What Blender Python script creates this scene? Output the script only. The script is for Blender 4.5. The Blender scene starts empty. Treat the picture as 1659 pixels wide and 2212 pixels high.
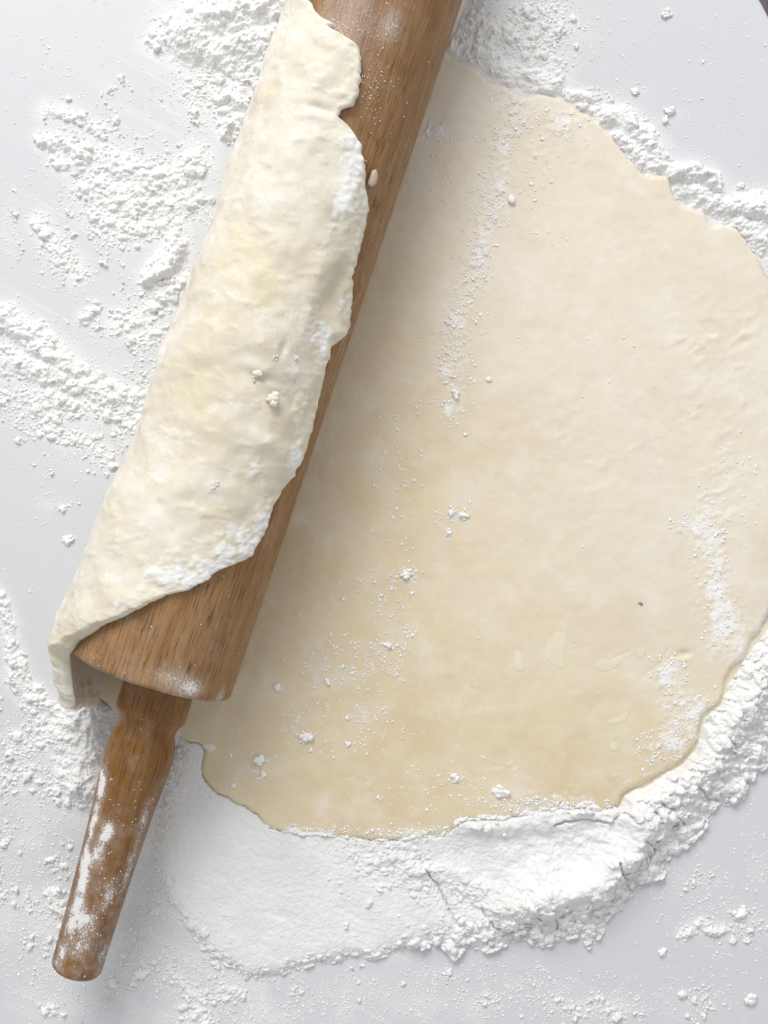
import bpy, math
import numpy as np
from mathutils import Vector, Matrix

# ------------------------------------------------------------------ units
# Lengths below are centimetres on the board; meshes are written in metres.
CM = 0.01
H = 50.0                       # lens above the board, cm
S = 41.7 / 2212.0              # cm per photo pixel (1659 x 2212 grid) at board level
rng = np.random.RandomState(7)
sc = bpy.context.scene
col = sc.collection

# ------------------------------------------------------------------ camera
cam_d = bpy.data.cameras.new('camera')
cam = bpy.data.objects.new('camera', cam_d)
col.objects.link(cam)
cam.location = (0, 0, H * CM)
cam.rotation_euler = (0, 0, 0)
cam_d.sensor_fit = 'VERTICAL'
cam_d.angle = 2 * math.atan(41.7 / 2 / H)
cam_d.clip_start = 0.02
cam_d.clip_end = 20
sc.camera = cam

# ------------------------------------------------------------------ light
W = bpy.data.worlds.new('World')
sc.world = W
W.use_nodes = True
bg = W.node_tree.nodes['Background']
bg.inputs[0].default_value = (0.965, 0.98, 1.0, 1)
bg.inputs[1].default_value = 0.55

def area(name, loc, target, sx, sy, power, color):
    L = bpy.data.lights.new(name, 'AREA')
    L.shape = 'RECTANGLE'; L.size = sx; L.size_y = sy
    L.energy = power; L.color = color
    o = bpy.data.objects.new(name, L)
    col.objects.link(o)
    o.location = loc
    d = Vector(target) - Vector(loc)
    o.rotation_euler = d.to_track_quat('-Z', 'Y').to_euler()
    return o
area('window_light', (-0.40, 1.30, 1.14), (0, 0, 0), 1.10, 0.85, 25.5, (1.0, 0.985, 0.965))

sc.view_settings.view_transform = 'Standard'
sc.view_settings.look = 'None'
sc.view_settings.exposure = 0.08
sc.view_settings.gamma = 1.0
sc.render.engine = 'CYCLES'
sc.cycles.max_bounces = 8
sc.cycles.diffuse_bounces = 7

# ------------------------------------------------------------------ helpers
def P(px, py, z=0.0):
    k = S * (H - z) / H
    return ((px - 829.5) * k, (1106 - py) * k)

def PA(pts, z=0.0):
    return np.array([P(x, y, z) for x, y in pts])

def _hash(ix, iy, seed):
    h = (ix.astype(np.int64) * 374761393 + iy.astype(np.int64) * 668265263 + seed * 974634777) & 0xFFFFFFFF
    h = ((h ^ (h >> 13)) * 1274126177) & 0xFFFFFFFF
    h = (h ^ (h >> 16)) & 0xFFFFFFFF
    return h

def perlin(x, y, seed=0):
    x = np.asarray(x, float); y = np.asarray(y, float)
    ix = np.floor(x); iy = np.floor(y)
    fx = x - ix; fy = y - iy
    u = fx * fx * fx * (fx * (fx * 6 - 15) + 10)
    v = fy * fy * fy * (fy * (fy * 6 - 15) + 10)
    def g(dx, dy):
        a = _hash(ix + dx, iy + dy, seed) * (2 * math.pi / 4294967296.0)
        return np.cos(a) * (fx - dx) + np.sin(a) * (fy - dy)
    n0 = g(0, 0) * (1 - u) + g(1, 0) * u
    n1 = g(0, 1) * (1 - u) + g(1, 1) * u
    return (n0 * (1 - v) + n1 * v) * 1.5

def fbm(x, y, scale, octv=4, seed=0, gain=0.5):
    s = 0; a = 1.0; t = 0
    f = 1.0 / scale
    for k in range(octv):
        s = s + a * perlin(x * f + 17.3 * k, y * f - 9.1 * k, seed + k)
        t += a; a *= gain; f *= 2.03
    return s / t * 1.4

def worley(x, y, cell, seed=0):
    """distance to the nearest and second nearest feature point (in cells) and a random per cell"""
    X = x / cell; Y = y / cell
    ix = np.floor(X); iy = np.floor(Y)
    f1 = np.full(X.shape, 9.0); f2 = np.full(X.shape, 9.0); idr = np.zeros(X.shape)
    for dx in (-1, 0, 1):
        for dy in (-1, 0, 1):
            cx = ix + dx; cy = iy + dy
            h = _hash(cx, cy, seed)
            jx = (h & 0xFFFF) / 65536.0; jy = ((h >> 16) & 0xFFFF) / 65536.0
            d = np.hypot(cx + jx - X, cy + jy - Y)
            r = ((h * 2654435761) & 0xFFFFFFFF) / 4294967296.0
            closer = d < f1
            f2 = np.where(closer, f1, np.minimum(f2, d))
            idr = np.where(closer, r, idr)
            f1 = np.where(closer, d, f1)
    return f1, f2, idr

def lumps(x, y, cell, seed):
    """0..1 bumps of uneven height, one per cell"""
    f1, f2, r = worley(x, y, cell, seed)
    return np.sqrt(np.clip(1 - (f1 / 0.85) ** 2, 0, 1)) * (0.35 + 0.65 * r)

def sstep(a, b, x):
    t = np.clip((x - a) / (b - a), 0, 1)
    return t * t * (3 - 2 * t)

def seg_dist(x, y, pts, close=False):
    d = np.full(x.shape, 1e9)
    n = len(pts)
    for i in range(n if close else n - 1):
        ax, ay = pts[i]; bx, by = pts[(i + 1) % n]
        ex, ey = bx - ax, by - ay
        t = np.clip(((x - ax) * ex + (y - ay) * ey) / max(ex * ex + ey * ey, 1e-9), 0, 1)
        d = np.minimum(d, np.hypot(x - ax - t * ex, y - ay - t * ey))
    return d

def sdf(x, y, poly):
    """positive inside"""
    d = seg_dist(x, y, poly, True)
    ins = np.zeros(x.shape, bool)
    n = len(poly)
    for i in range(n):
        ax, ay = poly[i]; bx, by = poly[(i + 1) % n]
        if ay == by: continue
        c = ((ay > y) != (by > y)) & (x < (bx - ax) * (y - ay) / (by - ay) + ax)
        ins ^= c
    return np.where(ins, d, -d)

class SDF:
    """signed distance sampled on a coarse grid, read back bilinearly"""
    def __init__(s, poly, step=0.08, x0=-17.5, x1=17.5, y0=-23, y1=24):
        s.x0, s.y0, s.h = x0, y0, step
        X, Y = np.meshgrid(np.arange(x0, x1, step), np.arange(y0, y1, step))
        s.g = sdf(X, Y, poly)
    def __call__(s, x, y):
        u = np.clip((x - s.x0) / s.h, 0, s.g.shape[1] - 1.001); v = np.clip((y - s.y0) / s.h, 0, s.g.shape[0] - 1.001)
        i = u.astype(int); j = v.astype(int); u = u - i; v = v - j
        g = s.g
        return (g[j, i] * (1 - u) + g[j, i + 1] * u) * (1 - v) + (g[j + 1, i] * (1 - u) + g[j + 1, i + 1] * u) * v

def smooth_curve(pts, n=6, close=False):
    """Catmull-Rom through the points"""
    pts = [np.array(p, float) for p in pts]
    N = len(pts); out = []
    rngk = range(N if close else N - 1)
    for i in rngk:
        g = (lambda k: pts[k % N]) if close else (lambda k: pts[min(max(k, 0), N - 1)])
        p0, p1, p2, p3 = g(i - 1), g(i), g(i + 1), g(i + 2)
        for k in range(n):
            t = k / n
            out.append(0.5 * ((2 * p1) + (-p0 + p2) * t + (2 * p0 - 5 * p1 + 4 * p2 - p3) * t * t + (-p0 + 3 * p1 - 3 * p2 + p3) * t ** 3))
    if not close: out.append(pts[-1])
    return np.array(out)

def new_mesh(name, V, F, mat, parent=None, smooth=True, attrs=None, uv=None):
    """V (n,3) in cm, F (m,3) or (m,4)"""
    V = np.asarray(V, np.float32) * CM
    F = np.asarray(F, np.int32)
    me = bpy.data.meshes.new(name)
    k = F.shape[1]
    me.vertices.add(len(V)); me.vertices.foreach_set('co', V.ravel())
    me.loops.add(F.size); me.loops.foreach_set('vertex_index', F.ravel())
    me.polygons.add(len(F))
    me.polygons.foreach_set('loop_start', np.arange(0, F.size, k, dtype=np.int32))
    me.polygons.foreach_set('use_smooth', np.full(len(F), smooth))
    if attrs:
        for an, av in attrs.items():
            a = me.attributes.new(an, 'FLOAT', 'POINT')
            a.data.foreach_set('value', np.asarray(av, np.float32))
    if uv is not None:
        l = me.uv_layers.new(name='UVMap')
        l.data.foreach_set('uv', np.asarray(uv, np.float32)[F.ravel()].ravel())
    me.update(calc_edges=True)
    me.validate()
    me.materials.append(mat)
    o = bpy.data.objects.new(name, me)
    col.objects.link(o)
    if parent is not None: o.parent = parent
    return o

def tag(o, label=None, cat=None, group=None, kind=None):
    if label: o['label'] = label
    if cat: o['category'] = cat
    if group: o['group'] = group
    if kind: o['kind'] = kind
    return o

def empty(name, loc, label, cat, rz=0.0, group=None):
    o = bpy.data.objects.new(name, None)
    col.objects.link(o)
    o.location = [c * CM for c in loc]
    o.rotation_euler = (0, 0, rz)
    o.empty_display_size = 0.02
    return tag(o, label, cat, group)

def grid_faces(nr, nc, wrap=False):
    i = np.arange(nr - 1)[:, None]; j = np.arange(nc if wrap else nc - 1)[None, :]
    a = i * nc + j; b = i * nc + (j + 1) % nc
    return np.stack([a, b, b + nc, a + nc], -1).reshape(-1, 4)

def masked_grid(x0, x1, y0, y1, step, hfun):
    """heightfield mesh, only cells that reach above 0 height; hfun -> (z, keep)"""
    xs = np.arange(x0, x1, step); ys = np.arange(y0, y1, step)
    X, Y = np.meshgrid(xs, ys)
    Z, keep, attrs = hfun(X, Y)
    nr, nc = X.shape
    F = grid_faces(nr, nc)
    kf = keep.ravel()[F].any(1)
    F = F[kf]
    used = np.zeros(nr * nc, bool); used[F.ravel()] = True
    idx = np.cumsum(used) - 1
    V = np.stack([X.ravel(), Y.ravel(), Z.ravel()], -1)[used]
    return V, idx[F], {k: v.ravel()[used] for k, v in attrs.items()}

# ------------------------------------------------------------------ materials
class NT:
    def __init__(s, name):
        s.m = bpy.data.materials.new(name); s.m.use_nodes = True
        s.t = s.m.node_tree; s.n = s.t.nodes
        s.b = s.n['Principled BSDF']
        s.k = 0
    def add(s, typ, **kw):
        n = s.n.new(typ); s.k += 1
        n.location = (-200 * (s.k % 9) - 200, -180 * (s.k // 9))
        for a, v in kw.items(): setattr(n, a, v)
        return n
    def link(s, a, b): s.t.links.new(a, b)
    def val(s, sock, v):
        if hasattr(v, 'is_linked') or isinstance(v, bpy.types.NodeSocket): s.link(v, sock)
        else: sock.default_value = v
    def coord(s, which='Object'):
        return s.add('ShaderNodeTexCoord').outputs[which]
    def mapping(s, vec, scale=(1, 1, 1), rot=(0, 0, 0)):
        n = s.add('ShaderNodeMapping'); s.link(vec, n.inputs[0])
        n.inputs['Scale'].default_value = scale; n.inputs['Rotation'].default_value = rot
        return n.outputs[0]
    def noise(s, vec, scale, detail=4, rough=0.55, dist=0.0):
        n = s.add('ShaderNodeTexNoise'); s.link(vec, n.inputs['Vector'])
        n.inputs['Scale'].default_value = scale; n.inputs['Detail'].default_value = detail
        n.inputs['Roughness'].default_value = rough; n.inputs['Distortion'].default_value = dist
        return n.outputs[0]
    def ramp(s, f, lo, hi, a=0.0, b=1.0):
        n = s.add('ShaderNodeMapRange'); n.interpolation_type = 'SMOOTHSTEP'
        s.val(n.inputs[0], f)
        n.inputs[1].default_value = lo; n.inputs[2].default_value = hi
        n.inputs[3].default_value = a; n.inputs[4].default_value = b
        return n.outputs[0]
    def math(s, op, a, b=0.0):
        n = s.add('ShaderNodeMath', operation=op); s.val(n.inputs[0], a); s.val(n.inputs[1], b)
        return n.outputs[0]
    def mix(s, f, a, b):
        n = s.add('ShaderNodeMix', data_type='RGBA')
        s.val(n.inputs[0], f)
        for sock, v in ((n.inputs[6], a), (n.inputs[7], b)):
            if isinstance(v, tuple): sock.default_value = (*v, 1)
            else: s.link(v, sock)
        return n.outputs[2]
    def attr(s, name):
        return s.add('ShaderNodeAttribute', attribute_name=name).outputs['Fac']
    def bump(s, h, strength, dist_cm, normal=None):
        n = s.add('ShaderNodeBump'); s.val(n.inputs['Height'], h)
        n.inputs['Strength'].default_value = strength; n.inputs['Distance'].default_value = dist_cm * CM
        if normal is not None: s.link(normal, n.inputs['Normal'])
        return n.outputs[0]
    def out(s, color=None, rough=None, normal=None, spec=None):
        if color is not None:
            if isinstance(color, tuple): s.b.inputs['Base Color'].default_value = (*color, 1)
            else: s.link(color, s.b.inputs['Base Color'])
        if rough is not None: s.val(s.b.inputs['Roughness'], rough)
        if normal is not None: s.link(normal, s.b.inputs['Normal'])
        if spec is not None: s.b.inputs['Specular IOR Level'].default_value = spec
        return s.m

def mat_flour(name='white_flour', sss=0.4, lo=(0.80, 0.80, 0.79), hi=(0.85, 0.85, 0.845)):
    t = NT(name)
    c = t.coord()
    n1 = t.noise(c, 60, 5); n2 = t.noise(c, 900, 3)
    colr = t.mix(t.ramp(n1, 0.3, 0.7), lo, hi)
    nb = t.bump(n2, 0.5, 0.03)
    t.b.inputs['Subsurface Weight'].default_value = sss
    t.b.inputs['Subsurface Radius'].default_value = (0.0008, 0.0008, 0.0008)
    t.b.inputs['Subsurface Scale'].default_value = 0.6
    return t.out(colr, 0.95, nb, 0.1)

def mat_board():
    t = NT('white_board')
    c = t.coord()
    cloud = t.noise(c, 9, 4)
    fine = t.noise(c, 900, 5, 0.75)
    fine2 = t.noise(c, 2200, 2, 0.6)
    smear = t.noise(t.mapping(t.mapping(c, (1, 1, 1), (0, 0, 0.5)), (14, 260, 1)), 1, 5, 0.65)
    smear2 = t.noise(t.mapping(c, (220, 10, 1), (0, 0, 0.0)), 1, 4)
    base = t.mix(t.ramp(cloud, 0.3, 0.7), (0.645, 0.655, 0.678), (0.665, 0.675, 0.692))
    att = t.attr('dust')
    m1 = t.math('MULTIPLY', t.ramp(t.math('ADD', fine, t.math('MULTIPLY', att, 0.16)), 0.52, 0.72), t.ramp(att, 0.03, 0.8, 0.0, 0.85))
    m2 = t.math('MULTIPLY', t.ramp(fine2, 0.56, 0.66), t.ramp(att, 0.0, 0.7, 0.0, 0.8))
    m3 = t.math('MAXIMUM', t.math('MULTIPLY', t.ramp(smear, 0.50, 0.72), t.ramp(att, 0.0, 0.45, 0.0, 0.50)), t.math('MULTIPLY', t.ramp(smear2, 0.56, 0.76), 0.10))
    m4 = t.math('MULTIPLY', t.ramp(att, 0.15, 1.0, 0.0, 0.62), t.ramp(t.noise(c, 130, 5, 0.7), 0.32, 0.62, 0.25, 1.0))
    m = t.math('MAXIMUM', t.math('MAXIMUM', m1, m2), t.math('MAXIMUM', m3, m4))
    colr = t.mix(m, base, (0.87, 0.87, 0.87))
    rough = t.math('ADD', 0.38, t.math('MULTIPLY', m, 0.5))
    nb = t.bump(m, 0.4, 0.01)
    return t.out(colr, rough, nb, 0.35)

def mat_counter():
    t = NT('dark_countertop')
    c = t.coord()
    n = t.noise(t.mapping(c, (90, 12, 10), (0, 0, 0.9)), 1, 6, 0.65)
    colr = t.mix(t.ramp(n, 0.3, 0.7), (0.075, 0.058, 0.068), (0.17, 0.13, 0.145))
    return t.out(colr, 0.6, t.bump(n, 0.3, 0.05), 0.3)

def mat_dough(name, warm):
    t = NT(name)
    c = t.coord()
    big = t.noise(c, 14, 3, 0.5, 0.3)
    mid = t.noise(c, 70, 5, 0.6, 0.4)
    fine = t.noise(c, 380, 4, 0.65)
    yel = t.noise(t.mapping(c, (1, 1, 1), (0.3, 0.2, 0.9)), 26, 4, 0.5)
    if warm:
        a, b, d = (0.70, 0.575, 0.375), (0.755, 0.65, 0.475), (0.785, 0.705, 0.56)
    else:
        a, b, d = (0.70, 0.625, 0.475), (0.765, 0.71, 0.59), (0.82, 0.785, 0.70)
    colr = t.mix(t.ramp(big, 0.3, 0.7), a, b)
    colr = t.mix(t.ramp(mid, 0.42, 0.75, 0.0, 0.55), colr, d)
    colr = t.mix(t.ramp(yel, 0.54, 0.72, 0.0, 0.45), colr, (0.765, 0.68, 0.44))
    colr = t.mix(t.ramp(fine, 0.62, 0.74, 0.0, 0.35), colr, (0.62, 0.50, 0.36))
    colr = t.mix(t.math('MULTIPLY', t.attr('butter'), t.ramp(mid, 0.3, 0.6, 0.75, 1.0)), colr, (0.79, 0.72, 0.51))
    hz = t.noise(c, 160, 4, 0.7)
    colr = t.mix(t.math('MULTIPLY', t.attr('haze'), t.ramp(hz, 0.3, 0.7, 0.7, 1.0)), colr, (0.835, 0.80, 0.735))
    fl = t.attr('flour')
    grain = t.noise(c, 1100, 4, 0.75)
    clot = t.noise(c, 260, 4, 0.65)
    gn = t.math('ADD', t.math('MULTIPLY', t.math('SUBTRACT', grain, 0.5), 1.2), t.math('MULTIPLY', t.math('SUBTRACT', clot, 0.5), 0.9))
    fm = t.ramp(t.math('ADD', fl, gn), 0.30, 0.85)
    veil = t.math('MULTIPLY', t.ramp(t.noise(t.mapping(c, (1, 1, 1), (0.1, 0.7, 0.3)), 45, 5, 0.65), 0.42, 0.72), t.ramp(grain, 0.35, 0.65, 0.15, 0.75 if not warm else 0.38))
    fm = t.math('MAXIMUM', t.math('MULTIPLY', fm, 0.88), veil)
    colr = t.mix(fm, colr, (0.89, 0.885, 0.87))
    hb = t.math('ADD', t.math('MULTIPLY', mid, 0.45), t.math('MULTIPLY', fine, 0.22))
    hb = t.math('ADD', hb, t.math('MULTIPLY', fm, 0.12))
    nb = t.bump(hb, 0.32, 0.05)
    t.b.inputs['Subsurface Weight'].default_value = 0.25
    t.b.inputs['Subsurface Radius'].default_value = (0.0030, 0.0020, 0.0010)
    t.b.inputs['Subsurface Scale'].default_value = 0.5
    return t.out(colr, t.ramp(fm, 0, 1, 0.55, 0.9), nb, 0.3)

def mat_wood(name, light, mid_c, dark, pore_amt, rough):
    t = NT(name)
    uv = t.coord('UV')
    tone = t.noise(t.mapping(uv, (0.16, 1.3, 1)), 1, 5, 0.6, 0.6)
    streak = t.noise(t.mapping(uv, (0.35, 9.0, 1)), 1, 5, 0.6, 0.2)
    pores = t.noise(t.mapping(uv, (1.0, 21.0, 1)), 1, 2, 0.5)
    where = t.noise(t.mapping(uv, (0.12, 1.7, 1)), 1, 3, 0.5)
    colr = t.mix(t.ramp(tone, 0.3, 0.7), mid_c, light)
    colr = t.mix(t.ramp(streak, 0.40, 0.72, 0.0, 0.55), colr, dark)
    pm = t.math('MULTIPLY', t.ramp(pores, 0.575, 0.645), t.ramp(where, 0.36, 0.56, 0.15, pore_amt))
    colr = t.mix(pm, colr, tuple(v * 0.5 for v in dark))
    fibre = t.noise(t.mapping(uv, (0.8, 42.0, 1)), 1, 4, 0.7)
    colr = t.mix(t.ramp(fibre, 0.45, 0.75, 0.0, 0.45), colr, dark)
    colr = t.mix(t.ramp(fibre, 0.52, 0.28, 0.0, 0.22), colr, tuple(min(1, v * 1.35) for v in light))
    fl = t.attr('flour')
    c3 = t.mapping(uv, (1, 1, 1))
    grain = t.noise(c3, 11.0, 5, 0.8)
    film = t.noise(c3, 1.2, 6, 0.72)
    f1 = t.math('ADD', fl, t.math('MULTIPLY', t.math('SUBTRACT', grain, 0.5), 2.3))
    fm = t.math('MULTIPLY', t.ramp(f1, 0.42, 0.85), 0.92)
    fs = t.math('MULTIPLY', t.ramp(t.math('ADD', t.math('MULTIPLY', film, 0.8), fl), 0.38, 1.0), t.ramp(grain, 0.3, 0.7, 0.12, 0.34))
    m = t.math('MAXIMUM', fm, fs)
    colr = t.mix(m, colr, (0.86, 0.85, 0.84))
    hb = t.math('ADD', t.math('MULTIPLY', pm, -0.8), t.math('MULTIPLY', fm, 0.6))
    hb = t.math('ADD', hb, t.math('ADD', t.math('MULTIPLY', streak, 0.25), t.math('MULTIPLY', fibre, 0.35)))
    nb = t.bump(hb, 0.5, 0.02)
    return t.out(colr, t.ramp(m, 0.0, 0.8, rough, 0.9), nb, 0.28)

M_flour = mat_flour(); M_grain = mat_flour('flour_grain', 0.0, (0.91, 0.905, 0.89), (0.93, 0.925, 0.91)); M_board = mat_board(); M_counter = mat_counter()
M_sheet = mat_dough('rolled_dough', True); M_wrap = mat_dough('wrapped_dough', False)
M_barrel = mat_wood('barrel_wood', (0.375, 0.217, 0.098), (0.285, 0.148, 0.058), (0.17, 0.070, 0.022), 0.95, 0.5)
M_handle = mat_wood('handle_wood', (0.295, 0.142, 0.032), (0.205, 0.090, 0.019), (0.12, 0.045, 0.012), 0.8, 0.38)
def mat_plain(name, c, r=0.6):
    t = NT(name); n = t.noise(t.coord(), 500, 4)
    return t.out(t.mix(t.ramp(n, 0.3, 0.7), tuple(v * 0.93 for v in c), c), r, t.bump(n, 0.3, 0.02), 0.3)
M_butter = mat_plain('pale_butter', (0.83, 0.765, 0.56), 0.5)
M_speck = mat_plain('dark_speck', (0.36, 0.22, 0.19), 0.6)
M_scrap = mat_plain('dough_scrap', (0.58, 0.46, 0.36), 0.6)

# ------------------------------------------------------------------ the pin's frame
U = np.array([-0.318, -0.948]); U /= np.hypot(*U)        # along the pin, towards the near handle
Q = np.array([-U[1], U[0]])                               # across, to the right
ZC = 3.45; QC = -6.40; RB = 3.11; AEND = 8.62             # axis height, offset, barrel radius, barrel end
A0 = -23.5
def D_au(px, py, z=0.0):
    x, y = P(px, py, z)
    return x * U[0] + y * U[1], x * Q[0] + y * Q[1]
def aq_to_xy(a, q):
    return a * U[0] + q * Q[0], a * U[1] + q * Q[1]
def hit_cyl(px, py, R):
    """photo pixel -> (a, theta) on the cylinder of radius R about the pin's axis, near side"""
    x, y = P(px, py); q0 = x * Q[0] + y * Q[1]; a0 = x * U[0] + y * U[1]
    d = np.array([q0, -H]); o = np.array([-QC, H - ZC])
    A = d @ d; B = 2 * o @ d; C = o @ o - R * R
    disc = B * B - 4 * A * C
    t = (-B - math.sqrt(disc)) / (2 * A) if disc > 0 else -B / (2 * A)
    p = o + t * d
    return a0 * t, math.degrees(math.atan2(p[1], p[0]))
def ray_dist(px, py):
    x, y = P(px, py); q0 = x * Q[0] + y * Q[1]
    d = np.array([q0, -H]) / math.hypot(q0, H)
    o = np.array([QC, ZC - H])
    return abs(o[0] * d[1] - o[1] * d[0])

# ------------------------------------------------------------------ countertop and board
def simple_box(name, x0, x1, y0, y1, z0, z1, mat):
    V = [(x, y, z) for z in (z0, z1) for y in (y0, y1) for x in (x0, x1)]
    F = [(0, 2, 3, 1), (4, 5, 7, 6), (0, 1, 5, 4), (1, 3, 7, 5), (3, 2, 6, 7), (2, 0, 4, 6)]
    return new_mesh(name, V, F, mat, smooth=False)
tag(simple_box('countertop', -75, 75, -60, 60, -5.2, -1.2, M_counter), kind='structure')

def dust_at(x, y):
    """how thickly fine flour lies on the bare board, 0..1"""
    px, py = px_of(x, y)
    def blob(cx, cy, rx, ry, a=1.0):
        return a * np.exp(-((px - cx) / rx) ** 2 - ((py - cy) / ry) ** 2)
    d = 0.10 + blob(250, 330, 240, 160, .40) + blob(480, 180, 170, 170, .6) + blob(260, 640, 170, 200, .35)
    d += blob(150, 850, 220, 170, .6) + blob(60, 1800, 170, 320, .85) + blob(300, 2080, 330, 170, .95)
    d += blob(700, 2180, 380, 90, .7) + blob(1250, 2180, 380, 60, .7) + blob(1600, 2000, 140, 110, .45)
    d += blob(1120, 60, 190, 80, .6) + blob(0, 480, 90, 120, .35) + blob(120, 130, 90, 90, .25)
    d = d * 0.42 * (0.5 + 1.0 * sstep(-.4, .5, fbm(x, y, 2.2, 3, 301)))
    for pl, hw_, ht, cr in RIDGES:
        dd = seg_dist(x, y, PA(pl)) / (hw_ * S)
        d = np.maximum(d, 0.95 * np.exp(-(dd / 1.9) ** 2))
    for cx, cy, rx, ry, cv in SCATTER:
        d = np.maximum(d, min(1, 1.2 * cv) * np.exp(-(((px - cx) / rx) ** 2 + ((py - cy) / ry) ** 2) * 0.8))
    d = np.maximum(d, 0.8 * np.exp(-np.clip(-HEAP_D(x, y), 0, 99) / 0.35) * (px < 900))
    return np.clip(d, 0, 1)

# ------------------------------------------------------------------ rolled sheet of dough
TS = 0.34                                                     # sheet thickness
edge_px = [(960, 105), (985, 126), (1035, 147), (1055, 176), (1092, 186), (1130, 206), (1182, 203), (1245, 232), (1300, 270),
           (1345, 322), (1372, 352), (1398, 376), (1440, 379), (1452, 404), (1472, 440), (1522, 458), (1538, 486), (1560, 483),
           (1592, 492), (1620, 530), (1648, 570), (1672, 640), (1690, 760), (1700, 900), (1700, 1060), (1688, 1200), (1668, 1310),
           (1640, 1366), (1620, 1385), (1610, 1420), (1598, 1430), (1575, 1452), (1562, 1500), (1556, 1518), (1530, 1535),
           (1512, 1560), (1508, 1590), (1492, 1625), (1460, 1652), (1415, 1680), (1380, 1700), (1348, 1715), (1338, 1738),
           (1300, 1752), (1260, 1747), (1180, 1752), (1090, 1770), (1000, 1776), (960, 1805), (900, 1812), (830, 1818), (740, 1812), (650, 1805),
           (600, 1797), (575, 1785), (545, 1755), (500, 1732), (465, 1712), (443, 1690), (434, 1655), (441, 1628), (430, 1610),
           (408, 1606), (385, 1592), (330, 1580), (280, 1566), (253, 1548), (224, 1518), (180, 1501), (150, 1500)]
edge_w = PA(edge_px, 0.25)
un = []
for a_, q_ in ((8.6, -9.9), (6.0, -8.4), (0, -7.6), (-10, -7.6), (-19, -7.6), (-22, -6.0), (-21, -3.5)):
    un.append(aq_to_xy(a_, q_))
SHEET = np.concatenate([smooth_curve(edge_w, 4), np.array(un)])
SHEET_D = SDF(SHEET)

def px_of(x, y): return x / S + 829.5, 1106 - y / S

flour_band = [(1120, 225), (1085, 300), (1070, 400), (1050, 480), (1015, 600), (985, 700), (968, 780), (975, 880)]
BAND = PA(flour_band)
def sheet_flour(x, y):
    px, py = px_of(x, y)
    f = np.zeros(x.shape)
    d = seg_dist(x, y, BAND)
    f = np.maximum(f, 0.55 * np.exp(-(d / 0.62) ** 2) * (0.4 + 0.9 * (0.5 + fbm(x, y, 0.9, 3, 31))))
    def blob(cx, cy, rx, ry, a, rot=0.0):
        c, s = math.cos(rot), math.sin(rot)
        u = ((px - cx) * c + (py - cy) * s) / rx; v = (-(px - cx) * s + (py - cy) * c) / ry
        return a * np.exp(-u * u - v * v)
    b = blob(1530, 1210, 40, 170, .58) + blob(1490, 1140, 30, 30, .5) + blob(1600, 1380, 60, 50, .5) + blob(1440, 1455, 28, 45, .8)
    b += blob(1490, 1540, 70, 55, .62) + blob(1440, 1610, 60, 40, .5) + blob(1560, 1330, 30, 60, .5) + blob(1190, 1725, 110, 22, .5)
    b += blob(940, 290, 26, 16, .9) + blob(1210, 270, 40, 40, .35) + blob(1160, 330, 40, 60, .3) + blob(1280, 260, 60, 30, .4)
    b += blob(1090, 1660, 60, 30, .25) + blob(650, 1790, 110, 18, .4) + blob(900, 1800, 110, 18, .45) + blob(455, 1610, 22, 10, .7)
    b += blob(1380, 1680, 70, 22, .45)
    f = np.maximum(f, b * (0.6 + 0.8 * (0.5 + fbm(x, y, 0.7, 3, 37))))
    return np.clip(f, 0, 1)

def sheet_height(x, y, fine=True):
    wx = x + 0.07 * fbm(x, y, 0.5, 3, 3); wy = y + 0.07 * fbm(x, y, 0.5, 3, 5)
    d = SHEET_D(wx, wy)
    px, py = px_of(x, y)
    prof = np.sqrt(np.clip(1 - (1 - np.clip(d / 0.22, 0, 1)) ** 2, 0, 1))
    z = TS * prof * (0.86 + 0.14 * np.clip(d / 0.9, 0, 1))
    rel = 0.030 * fbm(x, y, 2.2, 3, 11) + 0.011 * fbm(x, y, 0.45, 3, 12)
    ang = 0.5
    xr = x * math.cos(ang) + y * math.sin(ang); yr = -x * math.sin(ang) + y * math.cos(ang)
    wr = np.exp(-((px - 1570) / 130) ** 2 - ((py - 770) / 110) ** 2) + 0.55 * np.exp(-((px - 1560) / 90) ** 2 - ((py - 1010) / 130) ** 2)
    wr += 0.4 * np.exp(-((px - 1260) / 150) ** 2 - ((py - 960) / 120) ** 2) + .35 * np.exp(-((px - 1020) / 70) ** 2 - ((py - 280) / 60) ** 2)
    rel += wr * 0.075 * np.clip(fbm(xr / 1.7 + 0.3 * fbm(x, y, 1.0, 2, 19), yr, 0.55, 3, 14) - 0.12, -0.25, 1) * (0.4 + 1.2 * sstep(-.2, .5, fbm(x, y, 1.6, 2, 18)))
    rel -= 0.10 * np.exp(-((px - 1474) / 15) ** 2 - ((py - 1410) / 8) ** 2)
    rel += 0.05 * np.exp(-((px - 1474) / 15) ** 2 - ((py - 1423) / 5) ** 2)
    # scored hair lines
    for l in (PA([(1385, 1460), (1425, 1425), (1440, 1400)]), PA([(1320, 1420), (1355, 1405)])):
        rel -= 0.025 * np.exp(-(seg_dist(x, y, l) / 0.05) ** 2)
    fl = sheet_flour(x, y)
    rel += sstep(0.25, 0.7, fl + 0.5 * fbm(x, y, 0.22, 3, 15)) * (0.010 + 0.05 * lumps(x, y, 0.17, 16))
    z = z + rel * np.clip(d / 0.3, 0, 1)
    ledge = sstep(1325, 1345, px) * sstep(1330, 1360, py)
    lz = 0.07 * sstep(-0.42, -0.28, d + 0.08 * fbm(x, y, 0.3, 2, 21)) * ledge - 0.03 * (1 - ledge)
    return np.where(d > 0, np.maximum(z, lz), lz - 0.02), d, fl

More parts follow.
